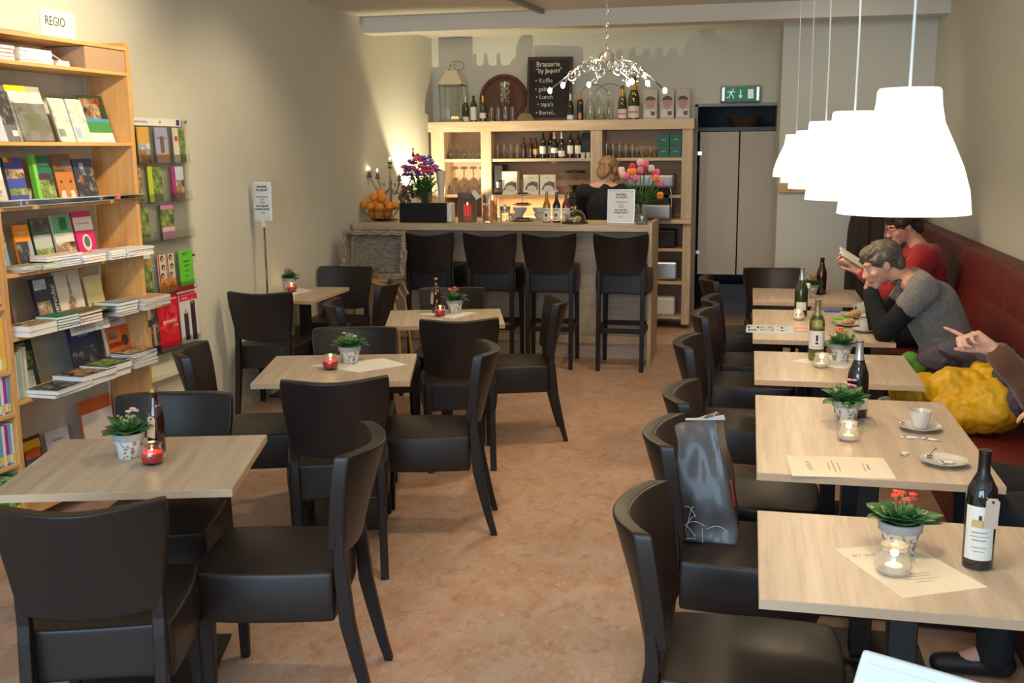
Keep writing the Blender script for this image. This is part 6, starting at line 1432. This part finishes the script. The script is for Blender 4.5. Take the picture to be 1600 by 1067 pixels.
sw = MB(); sw.chain([(1.21, 7.45, .54), P['wst'], P['ch'], (1.10, 7.38, 1.07)], [.15, .15, .15, .10])
for s in 'LR': sw.chain([(1.11, 7.38, 1.08), P['sh'+s], P['el'+s], tuple(Vector(P['wr'+s])*.85+Vector(P['el'+s])*.15)], [.09, .088, .062, .044])
sw.chain([(1.18, 7.28, 1.09), (1.20, 7.38, 1.10), (1.17, 7.48, 1.09)], [.045, .055, .045])
fuse('red_jacket', sw, mat('red_fleece', (.36, .015, .022), .9, sheen=.2), t, .008, 4, .08, .02)
hc = MB(); hc.ball((0, -.02, .05), (.092, .106, .090), 20); hc.ball((0, .055, .085), (.068, .04, .035), 14); hc.ball((0, -.08, -.015), (.075, .05, .075), 14)
for s in (-1, 1): hc.ball((s*.078, .012, .038), (.020, .040, .035), 12)
rd = random.Random(8)
for k in range(90):
    v = Vector((rd.gauss(0, 1), rd.gauss(0, 1)-.4, abs(rd.gauss(0, 1))+.05)).normalized(); c_ = Vector((v.x*.088, v.y*.102-.02, v.z*.090+.045)); hc.ball(c_, (.016, .016, .014), 8)
hc.xf(hm); fuse('hair', hc, mat('dark_brown_hair', (.028, .014, .010), .5, bump=((200, 200, 200), 1.0)), t, .005, 1)
tr = MB()
for s in 'LR': tr.chain([P['pel'], P['hp'+s], P['kn'+s], (P['an'+s][0], P['an'+s][1], .07)], [.12, .100, .072, .060])
fuse('trousers', tr, mat('dark_trousers', (.015, .017, .025), .8), t, .008, 3, .08, .01)
for s in 'LR':
    a = Vector(P['an'+s]); obj('shoe', MB().cone(a+Vector((.03, 0, -.045)), a+Vector((-.17, 0, -.055)), .044, .034), M_BLK2, t)
# open book in her hands
b = T('open_book', 'open book held up by the person in red', 'book', (.672, 7.345, 1.045)); b.rotation_euler = (R(10), R(32), R(6))
for s in (-1, 1):
    mb = MB(); vs = []
    for i in range(7):
        q = i/6; yy = s*q*.115; zz = .012*math.sin(PI*min(1, q*1.2))+.02*q
        for x in (-.08, .08): vs += [(x, yy, zz), (x, yy, zz-.010*(1-.3*q))]
    fs = []
    for i in range(6):
        a = i*4; fs += [(a, a+4, a+6, a+2), (a+1, a+3, a+7, a+5), (a, a+1, a+5, a+4), (a+2, a+6, a+7, a+3)]
    fs += [(0, 2, 3, 1), (24, 25, 27, 26)]
    mb.add(vs, fs, False); obj('pages', mb, M_PAPER, b)

# ---- person at the right edge, pointing
t = T('person', 'person in brown sweater and dark trousers at the right edge, pointing a finger', 'person', (0, 0, 0))
P = dict(pel=(1.16, 3.75, .56), wst=(1.17, 3.72, .74), ch=(1.18, 3.70, .94), nk=(1.16, 3.70, 1.17), shL=(1.17, 3.50, 1.11), shR=(1.15, 3.90, 1.11), elL=(1.04, 3.40, .87), wrL=(1.03, 3.58, .885), elR=(1.035, 4.00, .895), wrR=(.865, 3.945, 1.072), hpL=(1.14, 3.66, .54), hpR=(1.14, 3.86, .54), knL=(.88, 3.62, .56), knR=(.84, 3.95, .575), anL=(.86, 3.6, .09), anR=(.86, 3.95, .09))
hm = frame_m((1.10, 3.70, 1.36), (-.95, .2, -.1), (-.1, 0, 1))
hr = frame_m(P['wrR'], (-.80, -.06, .52), (-.45, .62, -.6))
hr = frame_m(P['wrR'], (-.80, .10, .50), (.52, .62, .55))
hl = frame_m(P['wrL'], (-.45, .3, .25), (.1, -.2, .95))
P['foot'] = (-.12, 0, -.05)
body(P, hm, [(hr, 1, ((.05, .12, .08), (.9, 1.3, .9), (1.05, 1.35, .9), (1.15, 1.4, .9)), .9), (hl, -1, (.5, .55, .6, .65), .5)], t=t)
face_details(t, hm, None, (.08, .05, .03))
hc = MB(); hc.ball((0, -.022, .045), (.087, .103, .088), 20); hc.ball((0, -.075, -.01), (.070, .045, .065), 14); hc.xf(hm); fuse('hair', hc, mat('dark_brown_hair', (.028, .014, .010), .5), t, .006, 1)
sw = MB(); sw.chain([(1.16, 3.75, .54), P['wst'], P['ch'], (1.16, 3.70, 1.10)], [.16, .16, .16, .10])
for s in 'LR': sw.chain([(1.16, 3.70, 1.11), P['sh'+s], P['el'+s], tuple(Vector(P['wr'+s])*.88+Vector(P['el'+s])*.12)], [.09, .092, .070, .046])
fuse('brown_sweater', sw, mat('brown_knit', (.11, .042, .018), .95, bump=(220, .8), sheen=.2), t, .008, 4, .09, .022)
tr = MB()
for s in 'LR': tr.chain([P['pel'], P['hp'+s], P['kn'+s], (P['an'+s][0], P['an'+s][1], .075)], [.13, .115, .085, .06])
fuse('trousers', tr, mat('black_trousers', (.010, .011, .014), .85), t, .008, 3, .09, .02)
for s in 'LR':
    a = Vector(P['an'+s]); obj('shoe', MB().cone(a+Vector((.03, 0, -.045)), a+Vector((-.17, 0, -.055)), .044, .034), M_BLK2, t)

# ---- yellow jacket and purple scarf on the bench between them
def heap(name, label, cat, balls, m, vx=.008, ns=.09, nk=.04, extra=None):
    t = T(name, label, cat, balls[0][0]); o_ = Vector(balls[0][0]); mb = MB()
    for (c_, r_) in balls: mb.ball(tuple(Vector(c_)-o_), r_, 14)
    fuse('fabric', mb, m, t, vx, 3, ns, nk); return t
heap('jacket', 'bright yellow jacket bundled on the bench beside the grey-haired person', 'jacket', [((1.00, 5.24, .62), (.16, .16, .13)), ((1.12, 5.08, .60), (.13, .15, .13)), ((.86, 5.38, .57), (.15, .12, .10)), ((.98, 5.10, .55), (.14, .12, .10)), ((1.15, 5.30, .68), (.10, .14, .10))], mat('yellow_nylon', (.75, .42, .01), .5, bump=(12, .9)), .006, .11, .06)
heap('shawl', 'purple-grey shawl draped over the yellow jacket', 'shawl', [((1.06, 5.42, .80), (.13, .09, .05)), ((1.17, 5.34, .80), (.10, .11, .05)), ((.95, 5.50, .74), (.10, .06, .06)), ((1.18, 5.10, .74), (.05, .13, .06)), ((1.20, 4.98, .66), (.04, .08, .08))], mat('purple_grey_wool', (.095, .075, .10), .9), .006, .05, .035)
heap('checked_cloth', 'pale blue checked cloth under the yellow jacket', 'cloth', [((.80, 5.30, .50), (.14, .12, .06)), ((.72, 5.42, .50), (.08, .08, .05))], mat('blue_check', (.50, .54, .60), .9, vary=[((40, 8, 40), (.12, .16, .28), .5, .56)]), .006, .05, .02)
heap('green_bag', 'small green cloth bag hanging at the grey-haired person s hip', 'bag', [((.85, 5.72, .68), (.05, .05, .05)), ((.88, 5.70, .64), (.05, .04, .05))], mat('green_cloth', (.10, .30, .04), .8), .006, .03, .01)

# ---- bartender behind the counter, back turned
t = T('person', 'person with short blond-brown hair in black top behind the bar, back turned', 'person', (0, 0, 0))
P = dict(pel=(-1.30, 9.72, .95), wst=(-1.31, 9.72, 1.10), ch=(-1.33, 9.73, 1.28), nk=(-1.31, 9.76, 1.45), shL=(-1.50, 9.70, 1.395), shR=(-1.15, 9.78, 1.395), elL=(-1.53, 9.86, 1.16), wrL=(-1.43, 10.08, 1.16), elR=(-1.13, 9.96, 1.17), wrR=(-1.14, 10.18, 1.20), hpL=(-1.39, 9.72, .90), hpR=(-1.21, 9.72, .90), knL=(-1.39, 9.72, .50), knR=(-1.21, 9.72, .50), anL=(-1.39, 9.72, .09), anR=(-1.21, 9.72, .09), foot=(0, .15, -.05))
hm = frame_m((-1.275, 9.80, 1.585), (.42, .78, -.42), (.2, .38, .9))
hl = frame_m(P['wrL'], (.2, .9, 0), (0, 0, 1)); hr = frame_m(P['wrR'], (-.1, .9, 0), (0, 0, 1))
body(P, hm, [(hl, 1, (.5, .5, .5, .5), .6), (hr, -1, (.5, .5, .5, .5), .6)], t=t)
face_details(t, hm, None, (.3, .2, .1))
sw = MB(); sw.chain([(-1.30, 9.72, .90), P['wst'], P['ch'], (-1.31, 9.75, 1.41)], [.15, .135, .145, .078])
for s in 'LR': sw.chain([(-1.31, 9.75, 1.37), P['sh'+s], P['el'+s], tuple(Vector(P['wr'+s])*.8+Vector(P['el'+s])*.2)], [.085, .078, .058, .042])
fuse('black_top', sw, mat('black_knit', (.008, .008, .010), .9), t, .008, 4, .08, .015)
hc = MB(); hc.ball((0, -.022, .045), (.090, .106, .092), 20); hc.ball((0, .045, .095), (.07, .045, .035), 14); hc.ball((0, -.082, -.035), (.074, .045, .075), 14)
for s in (-1, 1): hc.ball((s*.077, .0, .015), (.020, .045, .05), 12)
rd = random.Random(14)
for k in range(50):
    v = Vector((rd.gauss(0, 1), rd.gauss(0, 1)-.4, abs(rd.gauss(0, 1))+.05)).normalized(); c_ = Vector((v.x*.084, v.y*.10-.02, v.z*.085+.045)); hc.cone(c_, c_+Vector((v.x*.01, -.01, -.035)), .012, .004, 6)
hc.xf(hm); fuse('hair', hc, mat('blond_brown_hair', (.34, .20, .095), .55, bump=((200, 200, 60), 1.0), vary=[((30, 30, 12), (.16, .08, .035), .45, .6)]), t, .005, 1)
tr = MB()
for s in 'LR': tr.chain([P['pel'], P['hp'+s], P['kn'+s], (P['an'+s][0], P['an'+s][1], .075)], [.13, .10, .072, .055])
fuse('trousers', tr, mat('dark_trousers', (.015, .017, .025), .8), t, .008, 3)
for s in 'LR':
    a = Vector(P['an'+s]); obj('shoe', MB().cone(a+Vector((0, -.03, -.045)), a+Vector((0, .15, -.055)), .044, .034), M_BLK2, t)
